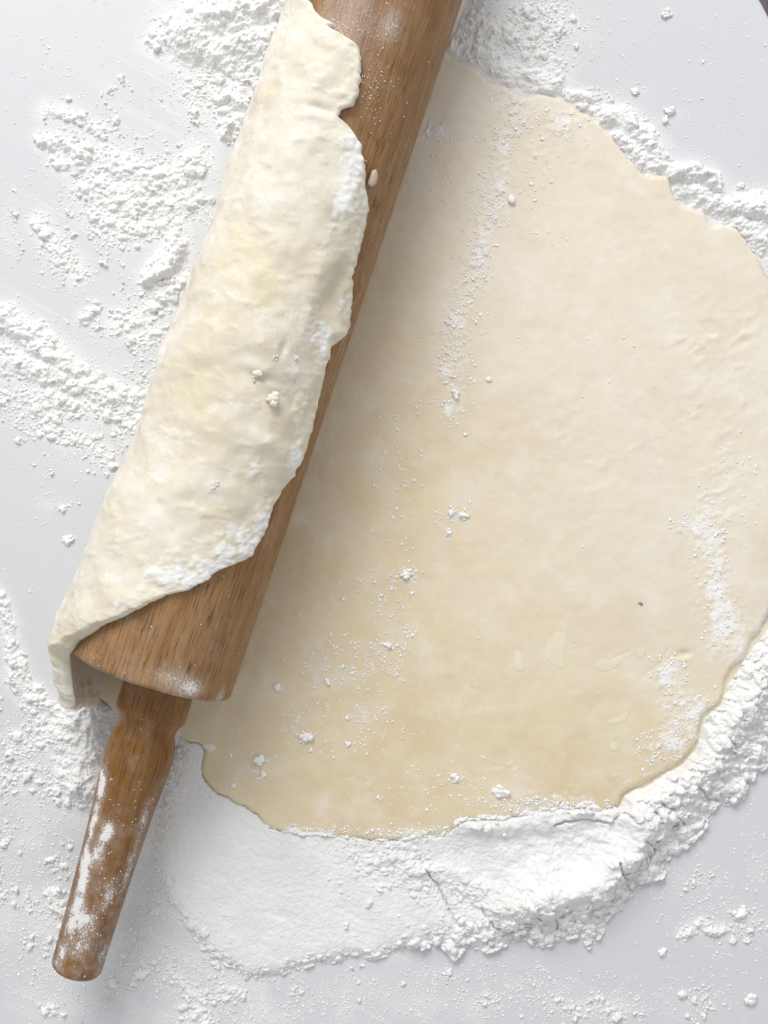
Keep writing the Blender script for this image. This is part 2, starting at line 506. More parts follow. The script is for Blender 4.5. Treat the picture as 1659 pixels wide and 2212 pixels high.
def _sheet(X, Y):
    Z, d, fl = sheet_height(X, Y)
    px, py = px_of(X, Y)
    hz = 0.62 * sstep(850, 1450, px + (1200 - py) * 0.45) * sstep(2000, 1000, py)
    bt = np.zeros(X.shape)
    for cx, cy, rx, ry, a in ((1340, 1535, 60, 40, .5), (1205, 1405, 60, 60, .35), (1380, 1480, 70, 60, .3), (1320, 1600, 60, 40, .3), (660, 1640, 60, 40, .3), (1000, 1020, 90, 50, .25), (920, 1340, 90, 70, .25), (1130, 1230, 60, 40, .3), (560, 1760, 60, 30, .25), (1300, 970, 80, 60, .2), (1205, 1404, 34, 52, .55), (1121, 1426, 20, 34, .5), (1312, 1437, 36, 20, .5), (1384, 1410, 16, 18, .45), (1328, 1613, 18, 18, .45), (1338, 1550, 40, 26, .5)):
        bt = np.maximum(bt, a * np.exp(-((px - cx) / rx) ** 2 - ((py - cy) / ry) ** 2))
    bt = bt * (0.6 + 0.9 * (0.5 + fbm(X, Y, 0.8, 3, 22)))
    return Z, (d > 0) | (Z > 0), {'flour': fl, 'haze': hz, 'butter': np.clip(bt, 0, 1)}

dough = empty('pie_dough', (*P(1000, 1000), 0), 'cream coloured pie dough rolled flat and folded over the rolling pin', 'dough')
dl = np.array([*P(1000, 1000), 0.0])
x0, y0 = SHEET.min(0) - 0.1; x1, y1 = SHEET.max(0) + 0.1
V, F, at = masked_grid(x0, min(x1, P(1705, 0)[0]), y0, min(y1, P(0, -60)[1]), 0.06, _sheet)
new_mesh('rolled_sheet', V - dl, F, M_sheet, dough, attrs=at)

# ------------------------------------------------------------------ dough wrapped over the pin
sil = [(605, 30), (550, 225), (500, 360), (440, 530), (425, 568), (345, 768), (300, 913), (245, 1028), (212, 1106), (165, 1231),
       (115, 1331), (106, 1406), (110, 1470), (116, 1505), (128, 1528)]
sa = []; sR = []
for p in sil:
    a_, _ = D_au(*p); sa.append(a_ * (H - 4) / H); sR.append(ray_dist(*p))
sa = np.array(sa); sR = np.maximum(np.array(sR), RB + 0.16)
edge = [(560, -150), (600, -60), (650, -15), (668, 5), (685, 30), (692, 50), (720, 50), (755, 63), (775, 95), (782, 130), (777, 200), (762, 228), (735, 238),
        (716, 243), (741, 251), (752, 268), (780, 310), (792, 390), (798, 450), (790, 505), (777, 553), (766, 603), (762, 653),
        (755, 713), (717, 753), (705, 803), (697, 853), (685, 903), (665, 968), (635, 1033), (600, 1083), (590, 1106), (570, 1156),
        (547, 1201), (490, 1228), (480, 1227), (450, 1256), (400, 1278), (370, 1283), (320, 1304), (280, 1327), (215, 1352),
        (200, 1366), (165, 1383), (152, 1402)]
ea = []; et = []
for p in edge:
    a_, t_ = hit_cyl(*p, RB + 0.24); ea.append(a_); et.append(t_)
ea = np.array(ea); et = np.array(et)
o_ = np.argsort(ea, kind='stable'); ea = ea[o_]; et = et[o_]
ea = np.append(ea, [8.9, 9.6, 10.3, 11.0, 11.4]); et = np.append(et, [166, 170, 178, 190, 200])
ATIP = 11.1

def wrap_mesh():
    nA = 740; nO = 210; nI = 34
    a = np.linspace(-22.0, ATIP, nA)
    te = np.interp(a, ea, et)
    ker = np.exp(-(np.arange(-4, 5) / 1.8) ** 2); te = np.convolve(np.pad(te, 4, 'edge'), ker / ker.sum(), 'valid')
    te = te + 1.7 * fbm(a, a * 0 + 3.3, 0.8, 5, 41, 0.6) - 1.6 * np.abs(fbm(a, a * 0 + 7.7, 0.45, 3, 42)) + 0.5
    Rs = np.interp(a, sa, sR)
    Rs = Rs + 0.03 * fbm(a, a * 0, 1.2, 3, 44)
    tb = 262.0 - 36.0 * sstep(8.2, 8.9, a)
    w = np.linspace(0, 1, nO) ** 0.9
    TH = tb[:, None] + (te - tb)[:, None] * w[None, :]              # outer, from below to the free edge
    Aa = np.repeat(a[:, None], nO, 1)
    arc = np.radians(TH) * 3.4
    # thickness: silhouette value on the left, thinner towards the top
    kt = sstep(185, 95, TH)
    tflat = np.interp(a, [-22, -17, 0, 5, 8.7], [0.30, 0.30, 0.27, 0.30, 0.36])
    thick = (Rs - RB)[:, None] * (1 - kt) + tflat[:, None] * kt
    low = sstep(0.0, 1.0, np.clip((TH - 180) / 80, 0, 1))
    relief = 0.125 * fbm(Aa, arc, 1.9, 3, 51) + 0.012 * fbm(Aa, arc, 0.6, 3, 52) + 0.003 * fbm(Aa, arc, 0.13, 2, 54)
    relief = relief + 0.06 * np.clip(fbm(Aa * 1.4, arc, 0.8, 3, 57) - 0.18, 0, 1)
    dedge = (TH - te[:, None]) * math.pi / 180 * 3.3
    relief = relief + np.exp(-(dedge / 0.55) ** 2) * (0.045 * fbm(Aa, arc, 0.28, 3, 59) + 0.05 * np.clip(fbm(Aa, arc * 0.4, 0.6, 2, 56), -.3, 1))
    # flour lying on it
    fl = np.zeros(TH.shape)
    def patch(px, py, ra, rt, amp):
        aa, tt = hit_cyl(px, py, RB + 0.3)
        return amp * np.exp(-((Aa - aa) / ra) ** 2 - ((arc - math.radians(tt) * 3.4) / rt) ** 2)
    for args in ((770, 350, 1.6, .40, .75), (740, 300, .5, .8, .5), (745, 420, .8, .5, .5), (690, 720, .6, .55, .75), (740, 660, .5, .25, .6), (560, 1140, .8, .55, .9),
                 (520, 1180, .5, .8, .8), (420, 1230, .5, 1.1, .85), (350, 1245, .35, .7, .5), (560, 1030, .6, .5, .5), (640, 980, .5, .5, .45),
                 (545, 990, .5, .35, .4), (645, 860, .6, .4, .5), (780, 300, 1.3, .5, .7), (755, 470, 1.0, .6, .6), (705, 760, .8, .5, .7), (630, 1000, 1.0, .45, .6), (690, 560, .8, .4, .45), (660, 880, 1.0, .35, .5), (480, 1195, 1.2, .5, .7), (380, 1262, .4, 1.2, .6), (260, 1310, .35, .9, .5), (450, 900, 1.2, .8, .3), (600, 60, 1.6, 1.0, .55), (690, 150, .7, .8, .4), (520, 400, 2.2, .6, .35),
                 (470, 600, 2.5, .6, .33), (250, 1180, 1.0, .5, .35), (640, 480, .6, .8, .3), (255, 1160, .3, .3, .6)):
        fl = fl + patch(*args)
    flp = np.clip(fl, 0, 1)
    left = sstep(112, 165, TH) * 0.46
    fl = np.maximum(fl * 0.85 * (0.35 + 1.2 * (0.5 + fbm(Aa, arc, 0.6, 4, 81))), left * (0.6 + 0.8 * (.5 + fbm(Aa, arc, 1.2, 3, 82))))
    fl = np.clip(fl, 0, 1)
    relief = relief + sstep(0.25, 0.8, flp + 0.6 * flp * fbm(Aa, arc, 0.25, 3, 83)) * (0.012 + 0.050 * lumps(Aa + .05 * fbm(Aa, arc, .15, 2, 84), arc, 0.16, 85))
    R = RB + np.maximum(thick + relief, 0.08)
    # pieces the photo shows: a lip near the fold at (590,865), puffed lower corner, fold dent near the edge
    def bump_at(px, py, ra, rt, amp):
        aa, tt = hit_cyl(px, py, RB + 0.3)
        return amp * np.exp(-((Aa - aa) / ra) ** 2 - ((arc - math.radians(tt) * 3.4) / rt) ** 2)
    R = R + bump_at(735, 615, 0.85, 0.40, -0.22) + bump_at(690, 590, 0.7, 0.25, 0.07) + bump_at(765, 650, 0.7, 0.2, 0.07) + bump_at(735, 722, .3, .6, 0.16) + bump_at(660, 660, 1.2, .5, .05)
    R = R + bump_at(500, 1000, 1.0, .5, -.06) + bump_at(560, 950, .5, .9, .06) + bump_at(430, 850, 1.4, .5, .05) + bump_at(620, 1060, .6, .5, -.05) + bump_at(480, 640, 1.5, .5, .05) + bump_at(600, 300, 1.5, .5, .05)
    R = R + bump_at(545, 735, .45, .75, .11) + bump_at(540, 790, .3, .5, .07) + bump_at(565, 815, .16, .45, -.13) + bump_at(612, 755, .35, .14, -.12) + bump_at(460, 1050, .2, .5, .06) + bump_at(440, 1090, .25, .6, -.05) + bump_at(270, 1290, .45, 1.1, .14) + bump_at(200, 1330, .5, .7, .10)
    R = R + bump_at(690, 232, .15, .5, -.12) + bump_at(740, 110, .6, .35, .05) + bump_at(640, 930, .9, .5, -.05)
    # boxy foot beyond the barrel's end, so that the flap stands like a wall
    kb = sstep(7.6, 9.3, Aa) * (TH > 180)
    ct = np.abs(np.cos(np.radians(TH))); st = np.abs(np.sin(np.radians(TH)))
    n_ = 3.0
    box = 1.0 / (ct ** n_ + st ** n_) ** (1 / n_)
    R = R * (1 + (box - 1) * kb)
    # rounded free edge
    de = (TH - te[:, None]) * math.pi / 180 * 3.3
    re = (0.20 + 0.22 * sstep(8.0, 9.0, a))[:, None]
    rnd = np.sqrt(np.clip(1 - (1 - np.clip(de / re, 0, 1)) ** 2, 0, 1))
    inner_r = np.where(a < AEND + 0.05, RB + 0.012, RB - 0.18)
    k_in = sstep(AEND - 0.1, AEND + 0.35, a)
    inner_r = (RB + 0.012) * (1 - k_in) + (Rs - 0.82) * k_in
    mid = inner_r[:, None] + 0.35 * (R - inner_r[:, None])
    R = mid + (R - mid) * (0.15 + 0.85 * rnd)
    # inner skin from the edge back down
    wi = np.linspace(0, 1, nI) ** 1.5
    THi = te[:, None] + (tb - te)[:, None] * wi[None, :]
    di = (THi - te[:, None]) * math.pi / 180 * 3.3
    rni = np.sqrt(np.clip(1 - (1 - np.clip(di / 0.15, 0, 1)) ** 2, 0, 1))
    Ri = np.repeat(inner_r[:, None], nI, 1)
    kbi = sstep(7.6, 9.3, a)[:, None] * (THi > 180)
    cti = np.abs(np.cos(np.radians(THi))); sti = np.abs(np.sin(np.radians(THi)))
    Ri = Ri * (1 + (1.0 / (cti ** n_ + sti ** n_) ** (1 / n_) - 1) * kbi)
    Ri = mid[:, -1:] + (Ri - mid[:, -1:]) * rni * (rni > 0) if False else (R[:, -1:] * (1 - rni) + Ri * rni)
    RR = np.concatenate([R, Ri], 1); TT = np.concatenate([TH, THi], 1)
    # close the near end: both skins meet
    ke = np.sqrt(np.clip((ATIP - a) / 0.42, 0, 1)); ke = np.where(a < ATIP - 0.42, 1.0, np.sqrt(np.clip(1 - (1 - np.clip((ATIP - a) / 0.42, 0, 1)) ** 2, 0, 1)))
    half = nO
    midR = (Rs - 0.41)[:, None]
    k_tip = (a > ATIP - 0.42)[:, None]
    boxall = np.where(TT > 180, 1.0 / (np.abs(np.cos(np.radians(TT))) ** n_ + np.abs(np.sin(np.radians(TT))) ** n_) ** (1 / n_), 1.0)
    RR = np.where(k_tip, midR * boxall + (RR - midR * boxall) * ke[:, None], RR)
    q = QC + RR * np.cos(np.radians(TT)); z = ZC + RR * np.sin(np.radians(TT))
    z = np.maximum(z, 0.02 + 0.0 * z)
    A2 = np.repeat(a[:, None], nO + nI, 1)
    A2 = A2 + 0.05 * fbm(TT * 0.06, A2, 0.5, 2, 77) * sstep(9.5, 10.4, A2) * 4
    x, y = aq_to_xy(A2, q)
    V = np.stack([x, y, z], -1).reshape(-1, 3)
    fl = np.concatenate([np.clip(fl, 0, 1), np.zeros((nA, nI))], 1)
    F = grid_faces(nA, nO + nI)[:, ::-1]
    return new_mesh('wrapped_flap', V - dl, F, M_wrap, dough, attrs={'flour': fl.ravel()})
wrap_mesh()

# ------------------------------------------------------------------ rolling pin
pin_xy = aq_to_xy(0.0, QC)
rz = math.atan2(U[1], U[0])
pin = empty('rolling_pin', (*pin_xy, 0.34), 'floured wooden rolling pin with a turned handle, lying across the dough', 'rolling pin', rz)

def lathe(name, prof, mat, parent, seg, flourfn, zoff=ZC - 0.34, wob=0.0, seed=0):
    """prof: (x along, radius); local x is the pin's axis"""
    prof = np.array(prof, float); n = len(prof)
    th = np.linspace(0, 2 * math.pi, seg + 1)
    R = prof[:, 1][:, None] * np.ones(seg + 1)[None, :]
    Xl = prof[:, 0][:, None] * np.ones(seg + 1)[None, :]
    TH = th[None, :] * np.ones(n)[:, None]
    if wob:
        R = R * (1 + wob * np.cos(2 * TH + 0.7) ) 
    # local y to the pin's left when looking along +x ; q to the right = -y
    V = np.stack([Xl, -R * np.cos(TH), R * np.sin(TH) + zoff], -1)
    sl = np.concatenate([[0], np.cumsum(np.hypot(np.diff(prof[:, 0]), np.diff(prof[:, 1])))]) + prof[0, 0]
    uv = np.stack([sl[:, None] * np.ones(seg + 1)[None, :] + 100, TH * 3.0], -1)
    fl = flourfn(Xl, TH)
    F = grid_faces(n, seg + 1)
    return new_mesh(name, V.reshape(-1, 3), F, mat, parent, attrs={'flour': fl.ravel()}, uv=uv.reshape(-1, 2))

def barrel_flour(X, T):
    """flour film on the barrel, by position along and around"""
    arc = T * RB
    f = 0.05 + 0.10 * fbm(X, arc, 1.5, 3, 91)
    def pt(px, py, ra, rt, amp):
        aa, tt = hit_cyl(px, py, RB)
        return amp * np.exp(-((X - aa) / ra) ** 2 - ((arc - math.radians(tt) * RB) / rt) ** 2)
    for args in ((780, 60, 1.6, 1.0, .36), (810, 130, 1.3, .5, .36), (790, 180, 1.0, .4, .40), (800, 215, .8, .4, .34), (715, 10, .6, .5, .45), (200, 1415, .35, .5, .75), (245, 1425, .4, .7, .45), (160, 1400, .35, .25, .6),
                 (330, 1470, .3, .5, .15), (470, 1395, .45, .45, .26), (600, 1130, 1.6, .12, .35), (520, 1400, 1.0, .15, .35), (760, 640, 1.8, .15, .3), (700, 880, 2.5, .12, .3), (490, 1300, 1.2, .4, .16)):
        f = f + pt(*args)
    # a line of flour along the rim
    f = f + 0.30 * np.exp(-((X - AEND) / 0.09) ** 2) * (0.6 + fbm(X, arc, 0.8, 2, 93))
    return np.clip(f, 0, 1)
bp = [(A0, 0.02), (A0, RB - 0.2), (A0 + 0.15, RB - 0.02)]
bp += [(x, RB - 0.06 * max(0, -x) / 20.0) for x in np.linspace(A0 + 0.4, AEND - 0.22, 150)]
bp += [(AEND - 0.16, RB - 0.004), (AEND - 0.10, RB - 0.02), (AEND - 0.05, RB - 0.055), (AEND - 0.015, RB - 0.105), (AEND, RB - 0.17), (AEND, RB - 0.4), (AEND - 0.01, RB - 1.0), (AEND - 0.01, 0.5)]
lathe('barrel', bp, M_barrel, pin, 220, barrel_flour, seed=1)

# near handle: it sits a little loose in the barrel, its line is read off the photo
hz0, hz1 = 3.05, 2.35
h0 = np.array([*P(336, 1500, hz0 + .3), hz0]); h1 = np.array([*P(158, 2106, hz1 + .3), hz1])
HL = np.linalg.norm(h1 - h0)
hd = (h1 - h0) / HL
hs = np.cross(hd, [0, 0, 1]); hs /= np.linalg.norm(hs); hu = np.cross(hs, hd)
k_ = S * (H - 2.9) / H * 0.953 / 2
hw = [(-0.4, 160), (0.55, 162), (0.80, 161), (0.92, 153), (1.10, 141), (1.32, 132), (1.52, 133), (1.78, 145), (2.05, 154), (2.13, 150), (2.22, 155), (2.8, 155), (3.6, 149),
      (4.6, 139), (6.0, 132), (7.4, 127), (8.8, 122), (9.8, 119), (10.8, 117)]
hprof = [(x, w * k_) for x, w in hw]
hx = np.concatenate([np.linspace(-0.4, 2.0, 40), np.linspace(2.1, HL - 0.34, 70)])
hprof = [(x, float(np.interp(x, [p[0] for p in hprof], [p[1] for p in hprof]))) for x in hx]
# smooth the turned profile
hr = np.array([p[1] for p in hprof]); 
for _ in range(1): hr[1:-1] = (hr[:-2] + 2 * hr[1:-1] + hr[2:]) / 4
hprof = list(zip(hx, hr))
r_end = hr[-1]
for t in np.linspace(0.15, 1, 12):
    hprof.append((HL - 0.34 + 0.34 * math.sin(t * math.pi / 2), r_end - 0.42 * (1 - math.cos(t * math.pi / 2))))
hprof += [(HL + 0.03, r_end - 0.7), (HL + 0.04, 0.02)]
hprof = np.array(hprof)
pinM = Matrix.Translation(Vector((pin_xy[0], pin_xy[1], 0.34))) @ Matrix.Rotation(rz, 4, 'Z')
pinI = pinM.inverted()
def handle_point(x, T, r):
    c = h0[None, :] + hd[None, :] * np.ravel(x)[:, None]
    return c + hs[None, :] * (np.ravel(r) * np.cos(np.ravel(T)))[:, None] + hu[None, :] * (np.ravel(r) * np.sin(np.ravel(T)))[:, None]
def handle_at(px, py):
    """photo pixel -> (x along, angle) on the handle, roughly"""
    x, y = P(px, py, 2.9 + 0.6); 
    rel = np.array([x, y]) - h0[:2]
    xa = rel @ (hd[:2] / np.hypot(*hd[:2])); sd = rel @ (hs[:2] / np.hypot(*hs[:2]))
    r = np.interp(xa, hprof[:, 0], hprof[:, 1])
    return xa, math.acos(max(-1, min(1, sd / r)))
def handle_flour(X, T):
    arc = T * 1.2
    f = 0.06 + 0.16 * sstep(2.0, 9.0, X) + 0.12 * fbm(X, arc, 0.8, 3, 95)
    for px, py, ra, rt, amp in ((222, 1680, .5, .35, .8), (205, 1760, 1.4, .22, .8), (235, 1790, .45, .25, .9), (185, 1860, .45, .3, 1.0), (215, 1835, .5, .3, .6), (178, 1905, .4, .3, .9),
                                (165, 1960, .6, .3, .7), (185, 1985, .35, .35, .8), (150, 2000, .7, .25, .6), (235, 1930, .6, .25, .5), (215, 2075, .5, .4, .40), (125, 2070, .5, .3, .5),
                                (310, 1770, .9, .25, .5), (275, 1880, .9, .2, .5), (180, 2040, .6, .6, .3), (255, 1540, .3, .3, .2)):
        xa, tt = handle_at(px, py)
        f = f + amp * np.exp(-((X - xa) / ra) ** 2 - ((arc - tt * 1.2) / rt) ** 2)
    return np.clip(f * (0.7 + 0.6 * (.5 + fbm(X, arc, .35, 3, 96))), 0, 1)
def make_handle():
    seg = 96
    n = len(hprof)
    th = np.linspace(0, 2 * math.pi, seg + 1)
    T = th[None, :] * np.ones(n)[:, None]; R = hprof[:, 1][:, None] * np.ones(seg + 1); X = hprof[:, 0][:, None] * np.ones(seg + 1)
    V = handle_point(X, T, R)
    M = np.array(pinI)
    V = V @ M[:3, :3].T + M[:3, 3]
    sl = np.concatenate([[0], np.cumsum(np.hypot(np.diff(hprof[:, 0]), np.diff(hprof[:, 1])))])
    uv = np.stack([sl[:, None] * np.ones(seg + 1) + 30, T * 1.2 + 40], -1).reshape(-1, 2)
    fl = handle_flour(X, T)
    return new_mesh('handle', V, grid_faces(n, seg + 1), M_handle, pin, attrs={'flour': fl.ravel()}, uv=uv)
make_handle()
# the far handle, out of frame
fp = [(A0 - 10.4, 0.02), (A0 - 10.3, 0.6), (A0 - 10.0, 0.95)] + [(A0 - 9.6 + k, 0.98 + 0.03 * k) for k in range(9)] + [(A0 - 0.8, 1.2), (A0 - 0.5, 1.3), (A0 + 0.2, 1.36)]
lathe('handle', fp, M_handle, pin, 48, lambda X, T: 0.2 + 0 * X, seed=2)

# ------------------------------------------------------------------ flour lying on the board: height field
HEAP = PA([(392, 1588), (378, 1640), (352, 1720), (338, 1790), (333, 1850), (342, 1895), (360, 1945), (388, 1985), (425, 2032), (452, 2062), (490, 2078), (516, 2092),
        (532, 2114), (565, 2108), (600, 2107), (632, 2092), (665, 2082), (710, 2078), (750, 2064), (800, 2070), (842, 2060), (880, 2049), (930, 2042), (955, 2046), (982, 2074), (1004, 2042),
        (1050, 2056), (1088, 2040), (1130, 2024), (1168, 2049), (1198, 2032), (1245, 2019), (1270, 2049), (1298, 2020), (1312, 1979), (1342, 1962), (1360, 1940),
        (1368, 1906), (1390, 1901), (1436, 1890), (1428, 1862), (1444, 1850), (1482, 1829), (1520, 1790), (1532, 1765), (1548, 1735), (1582, 1738), (1606, 1728),
        (1616, 1690), (1634, 1662), (1670, 1640), (1740, 1560), (1740, 1300), (1690, 1280), (1660, 1360), (1600, 1440), (1500, 1600), (1420, 1670), (1340, 1650), (1250, 1670), (1000, 1690), (900, 1720),
        (700, 1720), (620, 1700), (520, 1650), (490, 1600), (415, 1570)])
HEAP_D = SDF(HEAP)
CREST = PA([(1080, 1965), (1180, 1925), (1290, 1905), (1345, 1850), (1385, 1775), (1440, 1710), (1530, 1640), (1580, 1560), (1625, 1470), (1660, 1390)])
CREST2 = PA([(840, 1850), (930, 1880), (1010, 1900), (1070, 1945), (1160, 1935)])
INRIM = PA([(1000, 1775), (1100, 1775), (1250, 1760), (1345, 1745), (1420, 1690), (1510, 1620), (1580, 1520), (1640, 1420)])
CRACKS = [PA([(1420, 1725), (1448, 1740), (1455, 1760), (1475, 1778)]), PA([(1405, 1745), (1420, 1768)]), PA([(1195, 1778), (1240, 1770), (1310, 1768), (1345, 1745)]),
          PA([(900, 1850), (935, 1895), (965, 1950), (985, 1990)]), PA([(1200, 1985), (1205, 2010)]), PA([(1240, 1985), (1255, 2015)]), PA([(1385, 1800), (1410, 1830), (1400, 1860)]), PA([(1500, 1690), (1520, 1720), (1545, 1735)]), PA([(1330, 1850), (1345, 1890)]), PA([(1040, 1960), (1075, 2000)]), PA([(1560, 1580), (1590, 1620)])]

RIDGES = [  # polyline, half width px, height cm, crumbliness
    # along the upper right edge of the dough
    ([(975, 95), (1040, 115), (1110, 165), (1200, 190)], 26, .50, .75),
    ([(1000, 40), (1080, 70), (1150, 105), (1190, 150)], 34, .30, .95),
    ([(1195, 195), (1250, 205), (1290, 240)], 15, .45, .9),
    ([(1310, 250), (1350, 262), (1390, 300), (1412, 335)], 27, .80, .8),
    ([(1340, 300), (1385, 345), (1430, 365)], 22, .6, .8),
    ([(1452, 375), (1500, 378), (1535, 395)], 24, .95, .7),
    ([(1470, 410), (1530, 430), (1570, 455)], 27, .75, .8),
    ([(1585, 450), (1640, 445), (1700, 455)], 30, .85, .75),
    ([(1600, 490), (1650, 520), (1700, 570)], 34, .65, .85),
    # top left mound beside the pin
    ([(405, 80), (470, 40), (560, 20), (620, 10)], 55, .85, .55),
    ([(470, 110), (540, 95), (590, 90)], 42, .70, .55),
    ([(330, 90), (370, 60), (400, 40)], 22, .35, .8),
    ([(480, 215), (520, 222)], 18, .5, .7), ([(560, 150), (585, 120)], 16, .5, .7),
    # clumps above the fold, left of the pin
    ([(100, 238), (145, 245), (185, 270), (215, 285)], 17, .36, .9),
    ([(98, 305), (120, 310)], 20, .40, .7), ([(150, 318), (185, 335)], 22, .42, .75), ([(130, 352), (165, 360)], 20, .40, .8),
    ([(240, 350), (300, 375), (340, 400), (390, 380), (425, 345)], 33, .45, .9),
    ([(200, 405), (260, 430), (330, 450), (400, 440)], 34, .42, .95),
    ([(215, 470), (270, 500), (320, 490), (380, 480)], 28, .32, 1.0),
    ([(490, 285), (520, 262), (530, 300)], 20, .70, .7),
    ([(85, 480), (110, 520), (150, 560), (170, 590)], 20, .26, 1.0),
    # lumps beside the dough, middle left
    ([(335, 600), (365, 560), (380, 530)], 26, .75, .6), ([(315, 610), (330, 590)], 14, .55, .7), ([(350, 640), (400, 600)], 22, .45, .9),
    ([(180, 690), (205, 672)], 12, .35, .7), ([(250, 700), (310, 680), (360, 650)], 22, .28, 1.0), ([(300, 740), (335, 720)], 18, .26, 1.0),
    # drift that runs in from the left edge
    ([(-40, 690), (20, 690), (60, 720), (110, 760), (160, 800)], 30, .62, .75),
    ([(-40, 760), (30, 790), (90, 800), (180, 830), (290, 870)], 30, .50, .9),
    ([(60, 850), (140, 870), (220, 880), (285, 930)], 22, .30, 1.0),
    ([(110, 930), (200, 960), (230, 990)], 18, .20, 1.0),
    # curved rim at the lower left and the flour swept against the handle
    ([(-20, 1275), (5, 1310), (18, 1360), (30, 1420), (55, 1475), (95, 1520), (130, 1560)], 17, .38, .75),
    ([(30, 1460), (70, 1500), (110, 1540)], 24, .36, .8),
    ([(190, 1545), (200, 1590), (195, 1640), (185, 1690)], 54, .72, .2),
    ([(150, 1570), (165, 1620), (180, 1700)], 56, .42, .5),
    ([(60, 1510), (110, 1570), (150, 1640), (175, 1700)], 20, .28, .95),
    ([(115, 1930), (130, 1960), (150, 1985)], 14, .40, .8), ([(40, 1600), (80, 1590)], 22, .2, 1.0), ([(20, 1690), (60, 1670)], 24, .2, 1.0),
    ([(365, 2100), (400, 2130), (430, 2160)], 16, .22, .95), ([(480, 2135), (520, 2150)], 14, .25, .9), ([(395, 2190), (440, 2205)], 20, .22, .95),
    ([(1475, 2015), (1510, 1998), (1565, 2008)], 12, .24, .8),
]
SCATTER = [  # cx, cy, rx, ry, coverage
    (260, 300, 200, 60, .30), (480, 190, 100, 100, .8), (300, 430, 150, 100, .75), (130, 540, 55, 75, .45), (280, 690, 130, 70, .50), (460, 470, 90, 90, .4),
    (150, 850, 190, 105, .66), (170, 990, 130, 60, .30), (110, 1090, 50, 20, .45), (150, 1165, 16, 8, .5), (1110, 60, 140, 70, .8), (1280, 215, 60, 30, .5), (70, 1640, 90, 120, .52),
    (40, 1850, 110, 140, .34), (130, 2000, 90, 130, .48), (330, 2070, 150, 100, .42), (420, 2160, 110, 60, .46), (150, 2180, 120, 50, .36),
    (1040, 2165, 60, 25, .52), (1290, 2175, 130, 35, .54), (1120, 2130, 60, 20, .30), (1610, 1985, 60, 40, .46), (1520, 1905, 70, 30, .34), (1240, 2130, 30, 20, .35),
    (940, 2105, 90, 20, .36), (1500, 2165, 100, 40, .34), (1640, 1880, 40, 40, .34), (20, 500, 40, 80, .36), (225, 180, 60, 40, .33), (1090, 290, 10, 10, .0), (690, 2150, 120, 50, .32),
    (1460, 250, 25, 12, .46), (1390, 195, 20, 12, .4),
]

def granules(x, y, cell, seed, prob, rmin=0.22, rmax=0.60):
    """loose rounded crumbs, one per cell where prob allows; height of the top surface in cm"""
    wx = x + 0.16 * cell * perlin(x / cell * 2.1, y / cell * 2.1, seed + 3) + 0.10 * cell * perlin(x / cell * 4.7, y / cell * 4.7, seed + 8)
    wy = y + 0.16 * cell * perlin(x / cell * 2.1 + 9, y / cell * 2.1, seed + 4) + 0.10 * cell * perlin(x / cell * 4.7, y / cell * 4.7 + 5, seed + 9)
    X = wx / cell; Y = wy / cell
    ix = np.floor(X); iy = np.floor(Y)
    out = np.zeros(x.shape)
    for dx in (-1, 0, 1):
        for dy in (-1, 0, 1):
            cx = ix + dx; cy = iy + dy
            h = _hash(cx, cy, seed)
            jx = (h & 0xFFFF) / 65536.0; jy = ((h >> 16) & 0xFFFF) / 65536.0
            h2 = _hash(cx, cy, seed + 77)
            r = rmin + (rmax - rmin) * ((h2 & 0xFFFF) / 65536.0) ** 1.4
            p = ((h2 >> 16) & 0xFFFF) / 65536.0
            el = 0.75 + 0.5 * ((h >> 8) & 0xFF) / 255.0
            d2 = ((cx + jx - X) * el) ** 2 + ((cy + jy - Y) / el) ** 2
            v = np.sqrt(np.clip(r * r - d2, 0, None))
            out = np.maximum(out, np.where(p < prob, v, 0))
    return out * cell

